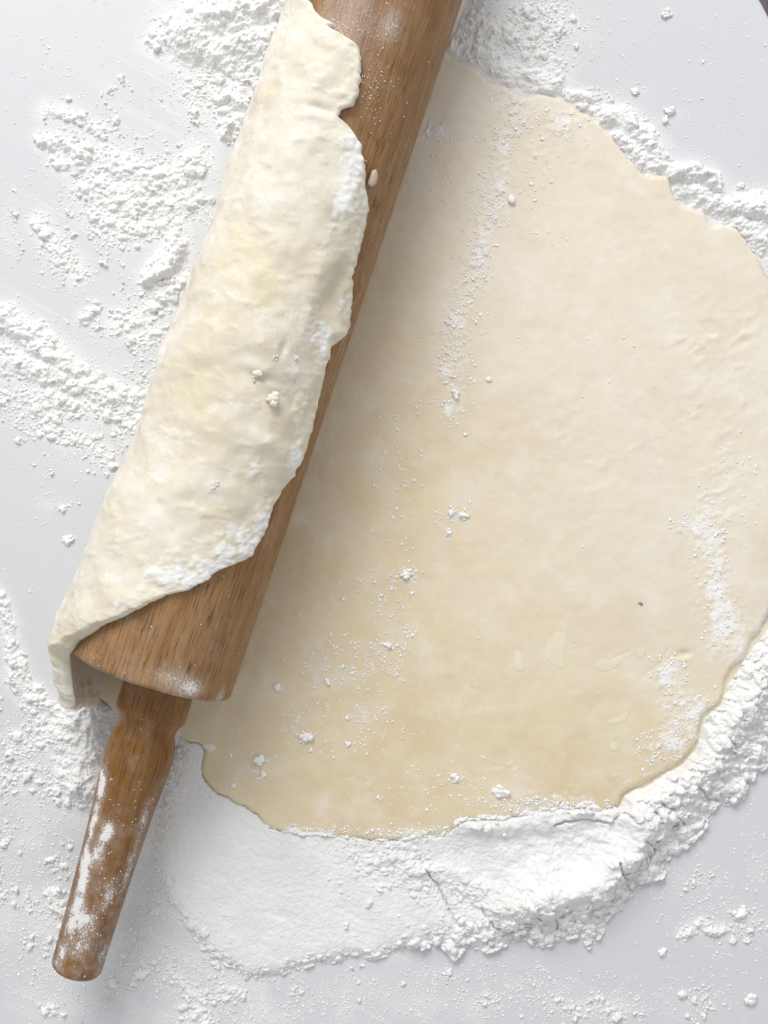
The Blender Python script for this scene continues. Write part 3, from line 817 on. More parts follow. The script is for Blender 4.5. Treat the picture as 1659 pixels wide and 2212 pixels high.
def flour_field(x, y):
    px, py = px_of(x, y)
    wx = x + 0.26 * fbm(x, y, 1.0, 4, 101) + 0.08 * fbm(x, y, .3, 2, 103); wy = y + 0.26 * fbm(x, y, 1.0, 4, 102) + 0.08 * fbm(x, y, .3, 2, 104)
    n1 = fbm(x, y, 0.9, 4, 115)
    n2 = fbm(x, y, 0.35, 3, 116)
    base = np.zeros(x.shape)                       # solid powder
    pb = np.zeros(x.shape)                         # crumbs: big, medium, small
    # ridges
    for k, (pl, hw_, ht, cr) in enumerate(RIDGES):
        pw = PA(pl); w = hw_ * S
        bx = (px > min(p[0] for p in pl) - 3 * hw_ - 30) & (px < max(p[0] for p in pl) + 3 * hw_ + 30) & (py > min(p[1] for p in pl) - 3 * hw_ - 30) & (py < max(p[1] for p in pl) + 3 * hw_ + 30)
        if not bx.any(): continue
        d = seg_dist(wx[bx], wy[bx], pw) / w
        prof = np.exp(-(d / 0.95) ** 2)
        v = ht * (1.0 - 0.68 * cr) * (prof * 1.15 - 0.15) * (1 + 0.45 * n1[bx] + 0.25 * n2[bx]) - 0.06 * cr
        base[bx] = np.maximum(base[bx], v)
        pb[bx] = np.maximum(pb[bx], sstep(0.05, 0.75, prof) * (0.35 + 0.65 * cr) * (0.75 + 0.8 * n1[bx]))
    # loose scatter
    dens = np.zeros(x.shape)
    for cx, cy, rx, ry, cv in SCATTER:
        dens = np.maximum(dens, min(1.25 * cv, 1) * np.exp(-(((px - cx) / rx) ** 2 + ((py - cy) / ry) ** 2) ** 1.3 * 0.8))
    patchy = sstep(-0.10, 0.55, fbm(x, y, 1.5, 3, 117) + 0.35 * n2 + dens * 0.9 - 0.35)
    pb = np.maximum(pb, dens * patchy * 0.95)
    # the large heap along the dough's lower edge
    s = HEAP_D(x + (wx - x) * 0.45, y + (wy - y) * 0.45)
    edge_c = np.exp(-(np.clip(s, 0, 9) / (0.30 + 0.65 * sstep(800, 1050, px))) ** 2)
    valley = np.exp(-((px - 1000) / 120) ** 2 - ((py - 1915 - (px - 1000) * 0.18) / 48) ** 2) + np.exp(-((px - 860) / 90) ** 2 - ((py - 1850) / 40) ** 2) * .8
    top = sstep(1345, 1420, px) * sstep(1790, 1720, py)
    smooth_face = np.clip(1.4 * np.exp(-(((px - 1160) * 0.9 + (py - 1835) * 0.35) / 190) ** 4 - ((py - 1840 + (px - 1160) * 0.10) / 52) ** 4), 0, 1)
    crumb = np.clip(np.maximum(np.maximum(edge_c, valley), top) + 0.25 * n1 * sstep(700, 900, px) - 0.9 * smooth_face, 0.0, 1)
    hb = 0.29 + 0.05 * sstep(400, 900, px) + 0.06 * n1 * sstep(700, 1000, px)
    c1 = seg_dist(wx, wy, CREST); c2 = seg_dist(wx, wy, CREST2); c3 = seg_dist(wx, wy, INRIM)
    big = sstep(1000, 1250, px)
    hb = hb + 0.70 * np.exp(-(c1 / 0.80) ** 2) * big + 0.36 * np.exp(-(c1 / 1.2) ** 2) * sstep(900, 1100, px) + 0.24 * np.exp(-(c2 / 0.45) ** 2) + 0.24 * np.exp(-(c3 / 0.50) ** 2)
    hb = hb - 0.16 * valley - 0.10 * smooth_face + 0.14 * big * n1
    rise = 0.42 + 0.25 * sstep(900, 1200, px)
    prof = 1 - np.exp(-np.clip(s, 0, 9) / (rise * 0.5))
    nod0 = np.maximum(edge_c, 0.6 * top) * sstep(700, 1000, px)
    v = hb * prof * (1 - 0.20 * crumb - 0.35 * nod0) - 0.05 * crumb * (1 - prof)
    v = v + (0.018 * fbm(x, y, 0.25, 3, 123) + (0.012 + 0.010 * smooth_face) * fbm(x, y, 0.11, 3, 126) + 0.035 * smooth_face * fbm(x * .6 + y * .3, y, 0.5, 3, 127)) * prof + 0.06 * crumb * prof * n2
    dn = 0.05 * np.clip(fbm(x * 0.8 + y * .35, y, 0.8, 3, 125), 0, 1) * prof
    v = v - dn
    for c in CRACKS:
        dd = seg_dist(wx * .5 + x * .5, wy * .5 + y * .5, c)
        v = v - 0.34 * np.exp(-(dd / 0.045) ** 2) * (0.7 + 0.6 * n1) - 0.05 * np.exp(-(dd / 0.12) ** 2)
    isheap = (s > 0) & (v > base)
    base = np.maximum(base, np.where(s > 0, v, 0))
    pb = np.maximum(pb, np.where(s > -0.06, crumb, 0))
    amp = sstep(0.0, 0.8, pb)
    g = np.maximum(np.maximum(granules(x, y, 0.40, 201, pb * 0.62) * 0.85, granules(x, y, 0.23, 202, pb * 0.85, 0.10, 0.62)), np.maximum(granules(x, y, 0.125, 203, np.clip(pb * 1.4, 0, 0.8), 0.15, 0.6), granules(x, y, 0.075, 204, np.clip(pb * 1.8, 0, 0.8), 0.2, 0.55)))
    nod = np.where(s > -0.05, np.maximum(edge_c, top * (0.7 + 0.6 * n1)) * sstep(750, 1000, px), 0)
    g2 = np.maximum(granules(x, y, 0.62, 205, nod * 0.9, 0.3, 0.6) * 0.8, granules(x, y, 0.36, 206, nod * 1.2, 0.3, 0.6) * 1.1)
    g = np.maximum(g, 1.25 * g2 + 0.6 * g * (g2 > 0))
    thick = sstep(0.02, 0.25, base)
    h = np.clip(base, 0, None) + g * (1.0 - 0.15 * thick)
    h = np.where((base > 0) | (g > 0), h, -0.2)
    h = h + np.where(h > 0.03, 0.010 * fbm(x, y, 0.09, 2, 131), 0)
    return h, isheap

def make_board():
    R = 11.3
    cx, cy = P(1126, 303)
    xr = cx + R; yt = cy + R; xl, yb = P(-330, 2700)
    prof = []
    def corner(x, y, r, a0):
        return [(x + r * math.cos(math.radians(a0 + k * 3.75)), y + r * math.sin(math.radians(a0 + k * 3.75)), ) for k in range(25)]
    outl = corner(cx, cy, R, 0) + corner(xl + R, cy, R, 90) + corner(xl + R, yb + R, R, 180) + corner(cx, yb + R, R, 270)
    outl = np.array(outl + outl[:1])
    sl = np.concatenate([[0], np.cumsum(np.hypot(*np.diff(outl, axis=0).T))])
    n = 640
    tt = np.linspace(0, sl[-1], n, endpoint=False)
    outl = np.stack([np.interp(tt, sl, outl[:, 0]), np.interp(tt, sl, outl[:, 1])], -1)
    c0 = outl.mean(0)
    d = outl - c0
    nrm = np.roll(outl, -1, 0) - np.roll(outl, 1, 0)
    nrm = np.stack([nrm[:, 1], -nrm[:, 0]], -1); nrm /= np.linalg.norm(nrm, axis=1)[:, None]
    rings = []
    for off, z in ((0.0, -1.2), (0.0, -0.15), (-0.045, -0.045), (-0.15, 0.0)):
        rings.append(np.c_[outl + nrm * off, np.full(n, z)])
    for f in np.linspace(0.995, 0.004, 150):
        rings.append(np.c_[c0 + (outl - nrm * 0.15 - c0) * f, np.zeros(n)])
    V = np.concatenate(rings)
    F = grid_faces(len(rings), n, True)
    du = dust_at(V[:, 0], V[:, 1])
    o = new_mesh('pastry_board', V, F, M_board, attrs={'dust': du})
    return tag(o, 'white rounded pastry board under the dough and flour', 'pastry board')
make_board()

def build_flour():
    step = 0.030
    xa, ya = P(-30, 2240); xb, yb = P(1690, -30)
    ya_, yb_ = min(ya, yb), max(ya, yb)
    xs = np.arange(xa, xb, step); ys = np.arange(ya_, yb_, step)
    X, Y = np.meshgrid(xs, ys)
    px, py = px_of(X, Y)
    hsrc, isheap = flour_field(X, Y)
    zs, ds, _ = sheet_height(X, Y)
    # the powder stops at the dough's edge, overlapping it only along the bottom
    wid = 0.03 + (0.16 + 0.26 * fbm(X, Y, 0.8, 3, 141)) * sstep(540, 640, px) * sstep(1350, 1290, px) * (py > 1600)
    cov = np.clip(1 - ds / np.maximum(wid, 0.02), 0, 1)
    gr = np.maximum(granules(X, Y, 0.21, 211, cov * 1.1), granules(X, Y, 0.12, 212, np.clip(1.2 - ds / np.maximum(wid * 1.9, 0.03), 0, 0.8)))
    hin = zs - 0.03 + 0.20 * cov * np.clip(wid / 0.2, 0, 1) + gr
    gap = sstep(0.06, 0.19 + 0.14 * (py > 1560) * (px > 1330), -ds + 0.06 * fbm(X, Y, .4, 2, 144))                  # groove just outside the edge
    gz = np.where((px > 1330) & (py > 1250) | (py < 260) & (px < 1230) & (px > 960), gap, 1.0)
    h = np.where(ds > 0, np.where(hsrc > 0, hin, -0.2), np.where(gz < 1, np.minimum(hsrc, hsrc * gz - 0.02 * (1 - gz)), hsrc))
    top = np.where(ds > 0, zs, 0.0)
    # nothing inside the pin, the wrap and the handle
    a = X * U[0] + Y * U[1]; q = X * Q[0] + Y * Q[1]
    keep = (h > top)
    keep &= ~((a < 9.9) & (np.abs(q - QC) < 3.0) & (ds > 0))
    keep &= ~((a < 8.3) & (q < -6.4) & (q > -9.1))
    keep &= ~((a < 9.9) & (a >= 8.3) & (q < -6.4) & (q > -9.0))
    Z = np.where(ds > 0, np.where(h > zs, h, zs - 0.03), np.maximum(h, -0.03))
    nr, nc = X.shape
    F = grid_faces(nr, nc)
    kf = keep.ravel()[F].any(1)
    F = F[kf]
    fx = px.ravel()[F].mean(1); fy = py.ravel()[F].mean(1)
    fh = isheap.ravel()[F].any(1)
    # which patch of flour a face belongs to
    line = 1000 - 0.335 * fy                                                    # right side of the pin
    left = fx < line - 60
    cls = np.full(len(F), 0)
    cls[fh] = 1
    cls[~fh & ~left & (fy < 900)] = 2
    cls[~fh & left & (fy < 235) & (fx > 290)] = 3
    cls[~fh & left & (fy >= 235) & (fy < 575)] = 4
    cls[~fh & left & (fy < 235) & (fx <= 290)] = 4
    cls[~fh & left & (fy >= 575) & (fy < 1220)] = 5
    cls[~fh & left & (fy >= 1220) & (fx < 380) & (fy < 1740)] = 6
    cls[~fh & (fy >= 1740) & (fx < 860)] = 7
    cls[~fh & (fy >= 1000) & (fx >= 860)] = 8
    names = {1: ('flour_heap', 'thick drift of white flour along the lower right edge of the dough', 'flour heap'),
             2: ('flour_ridge', 'crumbly ridge of flour along the upper right edge of the dough', 'flour ridge'),
             3: ('flour_mound', 'soft mound of flour at the top, left of the rolling pin', 'flour mound'),
             4: ('flour_scatter', 'lumpy patch of flour on the board left of the upper dough fold', 'flour'),
             5: ('flour_drift', 'broken drift of flour running in from the left edge of the board', 'flour drift'),
             6: ('flour_bank', 'curved bank of flour beside the dough flap and the pin handle', 'flour bank'),
             7: ('flour_dusting', 'fine sprinkling of flour around the end of the pin handle', 'flour'),
             8: ('flour_crumbs', 'loose flour crumbs on the bare board at the bottom right', 'flour crumbs')}
    VV = np.stack([X.ravel(), Y.ravel(), Z.ravel()], -1)
    for k, (nm, lb, ct) in names.items():
        Fk = F[cls == k]
        if not len(Fk): continue
        used = np.zeros(nr * nc, bool); used[Fk.ravel()] = True
        idx = np.cumsum(used) - 1
        o = new_mesh(nm, VV[used], idx[Fk], M_flour)
        tag(o, lb, ct, 'flour spilled on the pastry board', 'stuff')
build_flour()

# ------------------------------------------------------------------ loose grains and crumbs
def ico(sub):
    import bmesh
    bm = bmesh.new(); bmesh.ops.create_icosphere(bm, subdivisions=sub, radius=1.0)
    V = np.array([v.co[:] for v in bm.verts]); F = np.array([[v.index for v in f.verts] for f in bm.faces])
    bm.free(); return V, F
ICO1 = ico(1); ICO2 = ico(2); ICO3 = ico(3)
def lumpy(V, seed, amp):
    n = perlin(V[:, 0] * 1.3 + seed * 3.1, V[:, 1] * 1.3 + V[:, 2] * 1.7, seed) + 0.5 * perlin(V[:, 0] * 2.9 - seed, V[:, 2] * 2.9 + V[:, 1] * 2.1, seed + 5)
    return V * (1 + amp * n)[:, None]
VAR = [lumpy(ICO1[0], k, 0.55) for k in range(12)]

def grains(name, pos, rad, nrm=None, mat=M_grain, parent=None, off=None, label=None, cat=None):
    """thousands of flour grains as one loose mesh"""
    n = len(pos)
    var = rng.randint(0, len(VAR), n)
    T = np.array(VAR)[var]                                                     # n,12,3
    ang = rng.rand(n) * 2 * math.pi
    c, s = np.cos(ang), np.sin(ang)
    sx = rad * (0.75 + 0.6 * rng.rand(n)); sy = rad * (0.75 + 0.4 * rng.rand(n)); sz = rad * (0.30 + 0.24 * rng.rand(n))
    x = T[:, :, 0] * sx[:, None]; y = T[:, :, 1] * sy[:, None]; z = T[:, :, 2] * sz[:, None] + sz[:, None] * 0.55
    X = x * c[:, None] - y * s[:, None]; Y = x * s[:, None] + y * c[:, None]
    if nrm is None:
        V = np.stack([X, Y, z], -1) + pos[:, None, :]
    else:
        t1 = np.cross(nrm, [0.31, 0.95, 0.02]); t1 /= np.linalg.norm(t1, axis=1)[:, None]; t2 = np.cross(nrm, t1)
        V = X[..., None] * t1[:, None, :] + Y[..., None] * t2[:, None, :] + z[..., None] * nrm[:, None, :] + pos[:, None, :]
    F = (ICO1[1][None] + 12 * np.arange(n)[:, None, None]).reshape(-1, 3)
    V = V.reshape(-1, 3)
    if off is not None: V = V - off
    o = new_mesh(name, V, F, mat, parent)
    return tag(o, label, cat, None, 'stuff')

def cluster_points(spec):
    """spec rows: cx, cy, rx, ry, number of clusters, grains per cluster"""
    P_ = []; R_ = []
    for cx, cy, rx, ry, nc, ng in spec:
        th = rng.rand(nc) * 2 * math.pi; rr = np.sqrt(-np.log(np.maximum(rng.rand(nc), .03))) * 0.8
        x = cx + rx * rr * np.cos(th); y = cy + ry * rr * np.sin(th)
        k = rng.poisson(ng * rng.rand(nc) ** 2.2 * 2.6) + 1
        X = np.repeat(x, k); Y = np.repeat(y, k); K = np.repeat(k, k)
        sp = 1.6 * np.sqrt(K)
        first = np.concatenate([[0], np.cumsum(k)[:-1]])
        jx = rng.randn(len(X)) * sp; jy = rng.randn(len(X)) * sp
        jx[first] = 0; jy[first] = 0
        r = 0.016 + 0.026 * rng.rand(len(X)) ** 2.2 
        r[first] += 0.02 * np.minimum(k, 8) / 8 + 0.03 * rng.rand(nc) ** 6
        P_.append(np.stack([X + jx, Y + jy], -1)); R_.append(r)
    return np.concatenate(P_), np.concatenate(R_)

def drop_on_board():
    spec = [(260, 320, 230, 150, 500, 3), (470, 170, 150, 130, 420, 4), (300, 450, 190, 120, 500, 4), (120, 540, 90, 100, 260, 3), (270, 680, 160, 100, 420, 4), (150, 840, 200, 130, 620, 4),
            (180, 1010, 170, 80, 260, 3), (100, 1150, 100, 90, 60, 2), (60, 1650, 130, 150, 620, 4), (60, 1880, 120, 200, 700, 4), (150, 2060, 150, 140, 800, 4), (360, 2080, 190, 120, 900, 3.5),
            (330, 1930, 50, 90, 350, 2.5), (600, 2170, 200, 60, 420, 4), (870, 2150, 200, 60, 330, 4), (1120, 2150, 170, 55, 420, 4.5), (1330, 2170, 150, 45, 380, 4), (1540, 1990, 120, 80, 330, 4), (1450, 1890, 150, 60, 200, 2),
            (1560, 2130, 120, 60, 160, 3), (1640, 1830, 50, 100, 120, 3), (1100, 60, 150, 80, 420, 4), (1270, 150, 130, 100, 130, 2), (1480, 150, 170, 140, 110, 1.6), (1450, 270, 120, 60, 80, 3),
            (1600, 300, 90, 120, 60, 1.6), (1620, 60, 60, 60, 26, 1.4), (100, 150, 110, 120, 130, 2), (20, 480, 60, 110, 150, 3), (200, 60, 190, 60, 60, 1.4), (20, 1000, 60, 300, 60, 1.3), (1000, 2110, 330, 40, 260, 2)]
    spec = [(a, b, c, d, int(n * (0.42 if b < 1300 and a < 700 else 0.6)), g) for a, b, c, d, n, g in spec]
    p, r = cluster_points(spec)
    r = r * 0.85
    x, y = (p[:, 0] - 829.5) * S, (1106 - p[:, 1]) * S
    z, d, _ = sheet_height(x, y)
    a = x * U[0] + y * U[1]; q = x * Q[0] + y * Q[1]
    ok = (d < -0.05) & ~((a < 9.9) & (q > -9.3) & (q < -3)) & (p[:, 0] > -30) & (p[:, 0] < 1690) & (p[:, 1] > -30) & (p[:, 1] < 2240)
    cxb, cyb = P(1119, 310)
    ok &= ~((x > cxb) & (y > cyb) & (np.hypot(x - cxb, y - cyb) > 11.0))
    x, y, r = x[ok], y[ok], r[ok]
    h, _ = flour_field(x, y)
    grains('flour_specks', np.stack([x, y, np.maximum(h - 0.02, 0.0)], -1), r, label='tiny flour specks strewn over the bare white board', cat='flour specks')
    # crumbs that roughen the heaps' outer slopes
    return
drop_on_board()

def drop_on_dough():
    rows = []
    for (cx, cy) in flour_band + [(1100, 262), (1060, 450), (1035, 540), (1000, 650), (975, 740)]:
        rows.append((cx, cy, 40, 48, 38, 3))
    rows += [(1000, 420, 60, 160, 70, 1.5), (900, 880, 60, 140, 40, 1.6), (850, 1060, 70, 160, 45, 1.5), (980, 1110, 35, 25, 14, 5), (880, 1240, 30, 20, 12, 6), (820, 1290, 70, 60, 26, 3),
             (840, 1400, 60, 70, 40, 2.6), (760, 1450, 80, 90, 46, 2.6), (700, 1400, 70, 60, 20, 3), (650, 1590, 90, 70, 24, 3), (790, 1560, 90, 90, 40, 2), (560, 1650, 50, 60, 18, 3),
             (950, 1700, 150, 60, 36, 2), (1080, 1712, 20, 10, 5, 8), (985, 1680, 20, 12, 5, 6), (1535, 1160, 40, 100, 90, 3), (1560, 1320, 35, 80, 80, 3), (1480, 1130, 25, 25, 20, 4), (1450, 1450, 40, 50, 60, 3), (1500, 1540, 70, 60, 110, 3),
             (1430, 1620, 80, 40, 100, 3), (1190, 1735, 140, 16, 110, 3), (930, 1798, 120, 12, 90, 3), (680, 1795, 110, 8, 50, 2), (940, 285, 24, 14, 30, 4), (1200, 280, 60, 50, 60, 3), (1150, 420, 60, 120, 40, 2),
             (1600, 1000, 50, 160, 40, 2), (1250, 900, 300, 300, 26, 1.2), (1200, 1400, 300, 200, 16, 1.2), (1000, 760, 40, 120, 60, 2.4)]
    rows = [(a, b, c, d, int(n * (1.9 if 880 < b < 1780 and a < 1060 else 0.8)), g) for a, b, c, d, n, g in rows]
    p, r = cluster_points(rows)
    x, y = P(p[:, 0], p[:, 1], 0.34)
    z, d, _ = sheet_height(x, y)
    ok = (d > 0.08) & (p[:, 0] > 1000 - 0.335 * p[:, 1] + 6) & (p[:, 0] < 1680)
    x, y, z, r = x[ok], y[ok], z[ok], r[ok]
    grains('flour_specks', np.stack([x, y, z], -1), r * 1.1, label='small white flour specks sprinkled on the flat rolled dough', cat='flour specks')
drop_on_dough()

def drop_on_pin():
    pos = []; nr = []; rad = []
    # barrel
    spec = [(790, 60, 1.4, 1.0, 260), (810, 140, 1.3, .5, 260), (790, 190, 1.0, .4, 240), (800, 220, .9, .4, 160), (720, 15, .6, .5, 90), (205, 1415, .35, .5, 200), (245, 1430, .45, .8, 140), (170, 1405, .4, .3, 110), (330, 1480, .4, 1.0, 70),
            (410, 1475, .12, .15, 24), (240, 1372, .15, .1, 22), (270, 1340, .6, .8, 40), (400, 1380, 1.2, 1.5, 120), (500, 1300, 1.6, .7, 80), (600, 1120, 2.5, .4, 160), (720, 830, 3.0, .3, 160), (775, 620, 2.0, .25, 110), (840, 400, 3.0, .8, 60), (880, 250, 3.0, 1.2, 70), (540, 1390, 1.5, .3, 80), (505, 1322, .2, .12, 16), (520, 1400, .2, .2, 14)]
    for px, py, ra, rt, n in spec:
        n = int(n * 0.6)
        aa, tt = hit_cyl(px, py, RB)
        A = aa + rng.randn(n) * ra * 0.7; T = math.radians(tt) + rng.randn(n) * rt * 0.7 / RB
        ok = (A < AEND - 0.15) & (A > -21); te = np.interp(A, ea, et); ok &= np.degrees(T) < te - 1.5
        A = A[ok]; T = T[ok]
        nn = np.stack([np.cos(T) * Q[0], np.cos(T) * Q[1], np.sin(T)], -1)
        x, y = aq_to_xy(A, QC + RB * np.cos(T))
        pos.append(np.stack([x, y, ZC + RB * np.sin(T)], -1) - 0.012 * nn); nr.append(nn); rad.append(0.006 + 0.022 * rng.rand(len(A)) ** 5)
    spec = [(222, 1680, .5, .3, 150), (203, 1770, 1.3, .18, 260), (235, 1790, .35, .2, 160), (188, 1860, .4, .22, 190), (215, 1840, .5, .3, 110), (178, 1905, .4, .25, 160), (165, 1960, .6, .3, 160), (185, 1985, .3, .3, 120),
            (150, 2010, .9, .3, 170), (240, 1930, .8, .3, 130), (180, 2040, 1.0, .8, 260), (200, 1950, 1.8, .8, 300), (260, 1780, 2.0, .8, 160), (300, 1650, 1.2, .8, 60), (310, 1780, .9, .2, 90), (270, 1890, .9, .2, 90), (320, 1560, .6, .8, 24)]
    for px, py, ra, rt, n in spec:
        xa, tt = handle_at(px, py)
        A = xa + rng.randn(n) * ra * 0.7; T = tt + rng.randn(n) * rt * 0.75 / 1.15
        ok = (A < HL - 0.1) & (A > 0.3) & (T > 0) & (T < math.pi); A = A[ok]; T = T[ok]
        r = np.interp(A, hprof[:, 0], hprof[:, 1])
        c = handle_point(A, T, r)
        nn = hs[None, :] * np.cos(T)[:, None] + hu[None, :] * np.sin(T)[:, None]
        pos.append(c - 0.012 * nn); nr.append(nn); rad.append(0.007 + 0.028 * rng.rand(len(A)) ** 4)
    pos = np.concatenate(pos); nr = np.concatenate(nr); rad = np.concatenate(rad)
    grains('flour_specks', pos, rad, nr, label='flour grains clinging to the wooden barrel and handle of the pin', cat='flour specks')
drop_on_pin()

# ------------------------------------------------------------------ single clumps that can be picked apart
def clump_mesh(name, seed, spread):
    Vs = []; Fs = []; n0 = 0
    r = np.random.RandomState(seed)
    for k in range(6 + r.randint(0, 5)):
        V, F = ICO2
        V = lumpy(V, seed * 7 + k, 0.45)
        V = V + 0.16 * np.stack([perlin(V[:, 0] * 3.5 + 3, V[:, 1] * 3.5 + V[:, 2], seed), perlin(V[:, 1] * 3.5, V[:, 2] * 3.5 + V[:, 0], seed + 1), perlin(V[:, 2] * 3.5, V[:, 0] * 3.5 + V[:, 1], seed + 2)], -1)
        s = (0.78 if k == 0 else 0.22 + 0.38 * r.rand())
        V = V * np.array([s, s * 0.85, s * 0.75])
        ang = r.rand() * 6.28
        c = np.array([math.cos(ang), math.sin(ang), 0]) * (0 if k == 0 else spread * (0.5 + 0.7 * r.rand()))
        V = V + c + np.array([0, 0, s * (0.40 if k == 0 else 0.4 + 0.9 * r.rand())])
        Vs.append(V); Fs.append(F + n0); n0 += len(V)
    return np.concatenate(Vs), np.concatenate(Fs)

def place_clump(px, py, rad_px, lab, grp, z=0.0, sx=1.0, rot=0.0, seed=1, on='board', mat=None):
    V, F = clump_mesh('flour_clump', seed, 0.75)
    if on == 'dough':
        x, y = P(px, py, 0.36)
        z = float(sheet_height(np.array([x]), np.array([y]))[0][0]) - 0.02
    else:
        x, y = P(px, py, 0.15); z = 0.0
    r = rad_px * S
    V = V * np.array([r * sx, r, r])
    c, s = math.cos(rot), math.sin(rot)
    V = np.stack([V[:, 0] * c - V[:, 1] * s, V[:, 0] * s + V[:, 1] * c, V[:, 2]], -1)
    o = new_mesh('flour_clump', V, F, mat or M_grain)
    o.location = (x * CM, y * CM, z * CM)
    tag(o, lab, 'flour clump', grp)
    return o
GB = 'flour clumps lying loose on the board'; GD = 'flour clumps lying on the flat dough'
for a in [
    (1625, 2163, 13, 'pointed flour clump alone on bare board near the bottom right corner', GB, 0, 1.1, 0.4, 3),
    (1598, 1977, 13, 'chunky flour clump above the streak of crumbs at lower right', GB, 0, 1.2, 0.2, 4),
    (1608, 1968, 8, 'small flour clump touching the chunky one at lower right', GB, 0, 1.2, 0.2, 14),
    (1434, 2057, 8, 'round flour clump below left of the crumb streak at lower right', GB, 0, 1, 0.9, 5),
    (1245, 97, 7, 'round flour clump above the dough, isolated in the upper right', GB, 0, .9, 0.2, 6),
    (1145, 100, 10, 'flour clump at the rim of the sprinkled patch right of the pin top', GB, 0, 1, 0.2, 7),
    (1372, 196, 8, 'flour clump below the isolated one in the upper right', GB, 0, 1.2, 0.1, 8),
    (1442, 27, 9, 'flour clump near the top edge, left of the dark counter corner', GB, 0, 1.1, 0.5, 9),
    (1450, 238, 10, 'widest flour clump in the loose group above the dough ridge', GB, 0, 1.4, 0.0, 10),
    (1438, 256, 8, 'small flour clump just below the widest one above the ridge', GB, 0, 1.1, 0.0, 11),
    (1600, 400, 7, 'lone flour clump right of the tallest ridge lump', GB, 0, 1.2, 0.0, 12),
    (147, 210, 7, 'ball of flour in the smeared patch at the upper left', GB, 0, 1.0, 0.0, 13),
    (190, 682, 11, 'oblong flour clump on bare board above the left drift', GB, 0, 1.5, 0.6, 15),
    (148, 1168, 9, 'single flat flour clump on bare board left of the wrapped dough', GB, 0, 1.5, 0.5, 16),
    (120, 1930, 12, 'fluffy flour clump touching the left side of the pin handle', GB, 0, 1.0, 0.5, 17),
]:
    place_clump(*a)
for a in [
    (1055, 820, 7, 'smooth oval flour clump alone right of the floury streak', GD, 0, .8, 0.3, 21, 'dough'),
    (1080, 1710, 12, 'large flour clump near the bottom edge of the dough', GD, 0, 1.6, -0.5, 22, 'dough'),
    (985, 1681, 9, 'flour clump left of the large one near the bottom edge', GD, 0, 1.2, -0.3, 23, 'dough'),
    (660, 1590, 12, 'rounded flour clump on the dough right of the pin handle', GD, 0, 1.0, 0.2, 24, 'dough'),
    (562, 1640, 13, 'tall flour clump on the dough nearest the pin handle', GD, 0, .9, 0.2, 25, 'dough'),
    (569, 1672, 8, 'small flour clump just below the tall one by the handle', GD, 0, .8, 0.1, 26, 'dough'),
    (504, 1697, 6, 'tiny flour clump close to the left edge of the dough', GD, 0, .9, 0.1, 27, 'dough'),
    (598, 1483, 9, 'flour clump on the dough just right of the barrel end', GD, 0, .9, 0.1, 28, 'dough'),
    (838, 1393, 8, 'bright flour clump in the middle of the sprinkled dough', GD, 0, .9, 0.1, 29, 'dough'),
    (878, 1240, 10, 'paired flour clumps above the bright one in mid dough', GD, 0, 1.3, 0.1, 30, 'dough'),
    (975, 1107, 9, 'upper left clump of the trio in the dough centre', GD, 0, 1.0, 0.8, 31, 'dough'),
    (1002, 1113, 9, 'right hand clump of the trio in the dough centre', GD, 0, 1.1, 0.1, 32, 'dough'),
    (968, 1150, 8, 'lowest clump of the trio in the dough centre', GD, 0, 1.0, 0.1, 33, 'dough'),
    (985, 850, 10, 'flour clump at the lower end of the floury streak', GD, 0, 1.0, 0.1, 34, 'dough'),
    (1105, 430, 10, 'flour clump on the right side of the floury streak', GD, 0, 1.0, 0.1, 35, 'dough'),
    (752, 1608, 7, 'low flour clump below centre of the sprinkled dough', GD, 0, .8, 1.4, 36, 'dough'),
    (708, 1472, 8, 'flour clump halfway between the barrel end and mid dough', GD, 0, .8, 1.0, 37, 'dough'),
]:
    place_clump(*a)

# pale crumb on the fold over the pin
def on_wrap(px, py):
    aa, tt = hit_cyl(px, py, RB + 0.36)
    t = math.radians(tt)
    x, y = aq_to_xy(aa, QC + (RB + 0.30) * math.cos(t))
    return x, y, ZC + (RB + 0.30) * math.sin(t)
V, F = clump_mesh('dough_crumb', 41, 0.7)
o = new_mesh('dough_crumb', V * 0.26, F, mat_plain('pale_crumb', (0.84, 0.80, 0.70)))
x, y, z = on_wrap(593, 862)
o.location = (x * CM, y * CM, z * CM)
tag(o, 'pale crumb sitting on the dough fold over the pin', 'crumb')

for k, (px, py, r, sx, rot) in enumerate([(556, 806, .16, 1.5, .2), (592, 770, .15, 1.0, 1.0), (575, 795, .10, 1.2, .4), (456, 1047, .15, 2.0, .1), (640, 772, .08, 1, 0), (205, 1160, .13, 1.4, .9), (548, 822, .07, 1, 0)]):
    V, F = clump_mesh('flake', 60 + k, 0.8)
    c_, s_ = math.cos(rot), math.sin(rot)
    V = V * np.array([r * sx, r, r * 0.45]) - np.array([0, 0, 0.02])
    V = np.stack([V[:, 0] * c_ - V[:, 1] * s_, V[:, 0] * s_ + V[:, 1] * c_, V[:, 2]], -1) + np.array(on_wrap(px, py)) - dl
    new_mesh('flake', V, F, M_wrap, dough, attrs={'flour': np.full(len(V), 0.45)})

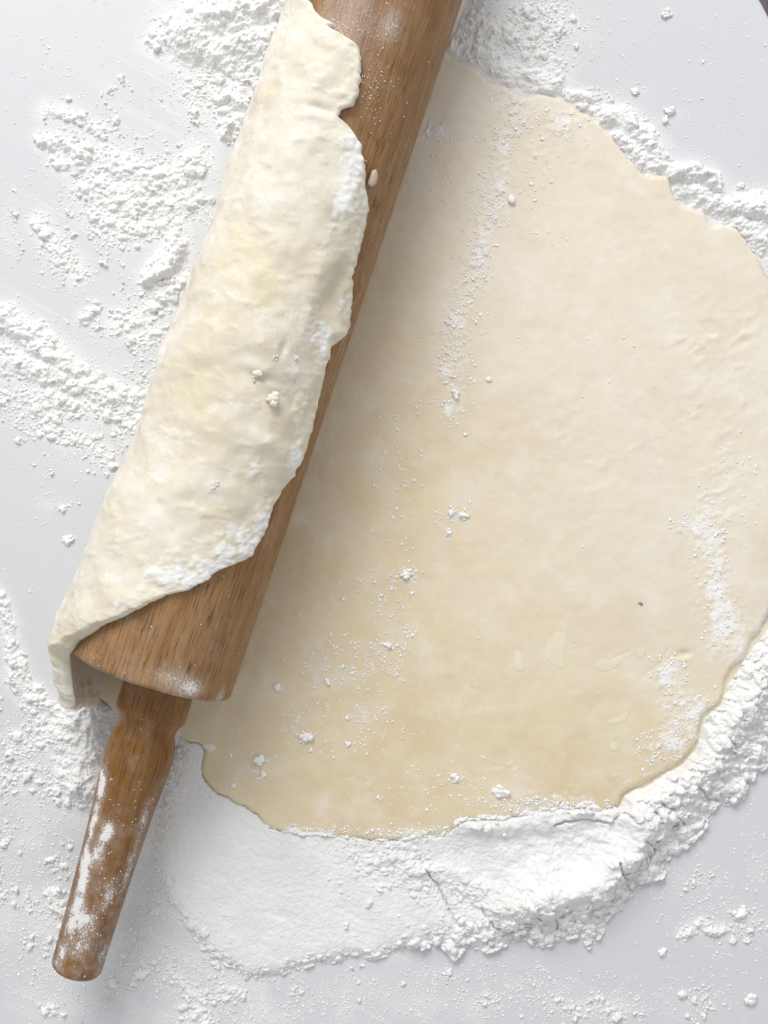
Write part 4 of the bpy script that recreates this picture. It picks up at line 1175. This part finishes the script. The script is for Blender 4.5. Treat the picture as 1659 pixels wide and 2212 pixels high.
# curl of dough stuck on the barrel beside the free edge
def scrap():
    V, F = ICO3
    V = lumpy(V, 9, 0.12)
    V = V * np.array([0.33, 0.165, 0.13])
    V[:, 1] -= 0.7 * V[:, 0] ** 2                                              # bent like a bean
    aa, tt = hit_cyl(806, 386, RB + 0.12); t = math.radians(tt)
    n = np.array([*(math.cos(t) * Q), math.sin(t)]); e1 = np.array([*U, 0.0]); e2 = np.cross(n, e1)
    c = np.array([*aq_to_xy(aa, QC + (RB + .15) * math.cos(t)), ZC + (RB + .15) * math.sin(t)])
    o = new_mesh('dough_scrap', c + V[:, :1] * e1 + V[:, 1:2] * e2 + V[:, 2:] * n, F, M_scrap)
    return tag(o, 'small curl of dough stuck to the barrel beside the torn dough edge', 'dough scrap')
scrap()

# ------------------------------------------------------------------ butter flecks and a dark speck pressed into the dough
def fleck(name, px_pts, mat, h, btr=(0.45, 0.5, 0.62, 0.85, 0.95)):
    """thin lens flush with the dough, outline in photo pixels"""
    cpx = np.mean([p[0] for p in px_pts]); cpy = np.mean([p[1] for p in px_pts])
    out = smooth_curve(px_pts, 5, True)
    wob = 1 + 0.16 * fbm(out[:, 0] / 9.0, out[:, 1] / 9.0, 1.0, 3, 401)
    rings = []
    for f in (1.04, 0.98, 0.85, 0.5, 0.02):
        r = np.array([(cpx + (x - cpx) * f * w, cpy + (y - cpy) * f * w) for (x, y), w in zip(out, wob)])
        zz = {1.04: -0.012, 0.98: 0.002 * h, 0.85: 0.006 * h, 0.5: 0.009 * h, 0.02: 0.010 * h}[f]
        x, y = P(r[:, 0], r[:, 1], 0.36)
        z = sheet_height(x, y)[0] + zz
        rings.append(np.stack([x, y, z], -1))
    V = np.concatenate(rings)
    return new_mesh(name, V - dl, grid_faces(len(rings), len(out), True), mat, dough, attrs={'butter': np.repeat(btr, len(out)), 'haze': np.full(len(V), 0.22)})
flecks = [
    [(1195, 1368), (1212, 1362), (1226, 1372), (1224, 1400), (1220, 1425), (1228, 1440), (1210, 1444), (1188, 1432), (1176, 1415), (1180, 1390)],
    [(1113, 1406), (1122, 1402), (1130, 1420), (1134, 1446), (1120, 1450), (1109, 1440)],
    [(1290, 1430), (1310, 1424), (1338, 1434), (1322, 1446), (1300, 1450), (1288, 1444)],
    [(1376, 1404), (1386, 1398), (1394, 1406), (1388, 1422), (1378, 1418)],
    [(1318, 1606), (1328, 1602), (1338, 1612), (1332, 1624), (1318, 1620)],
    [(1312, 1560), (1340, 1546), (1362, 1530), (1356, 1552), (1330, 1566)],
]
for f in flecks: fleck('butter_fleck', f, M_sheet, 1.0)
fleck('dark_speck', [(1379, 1302), (1385, 1301), (1389, 1304), (1389, 1308), (1385, 1309), (1381, 1306)], M_speck, 1.0)

print('tris', sum(len(o.data.polygons) for o in bpy.data.objects if o.type == 'MESH'))
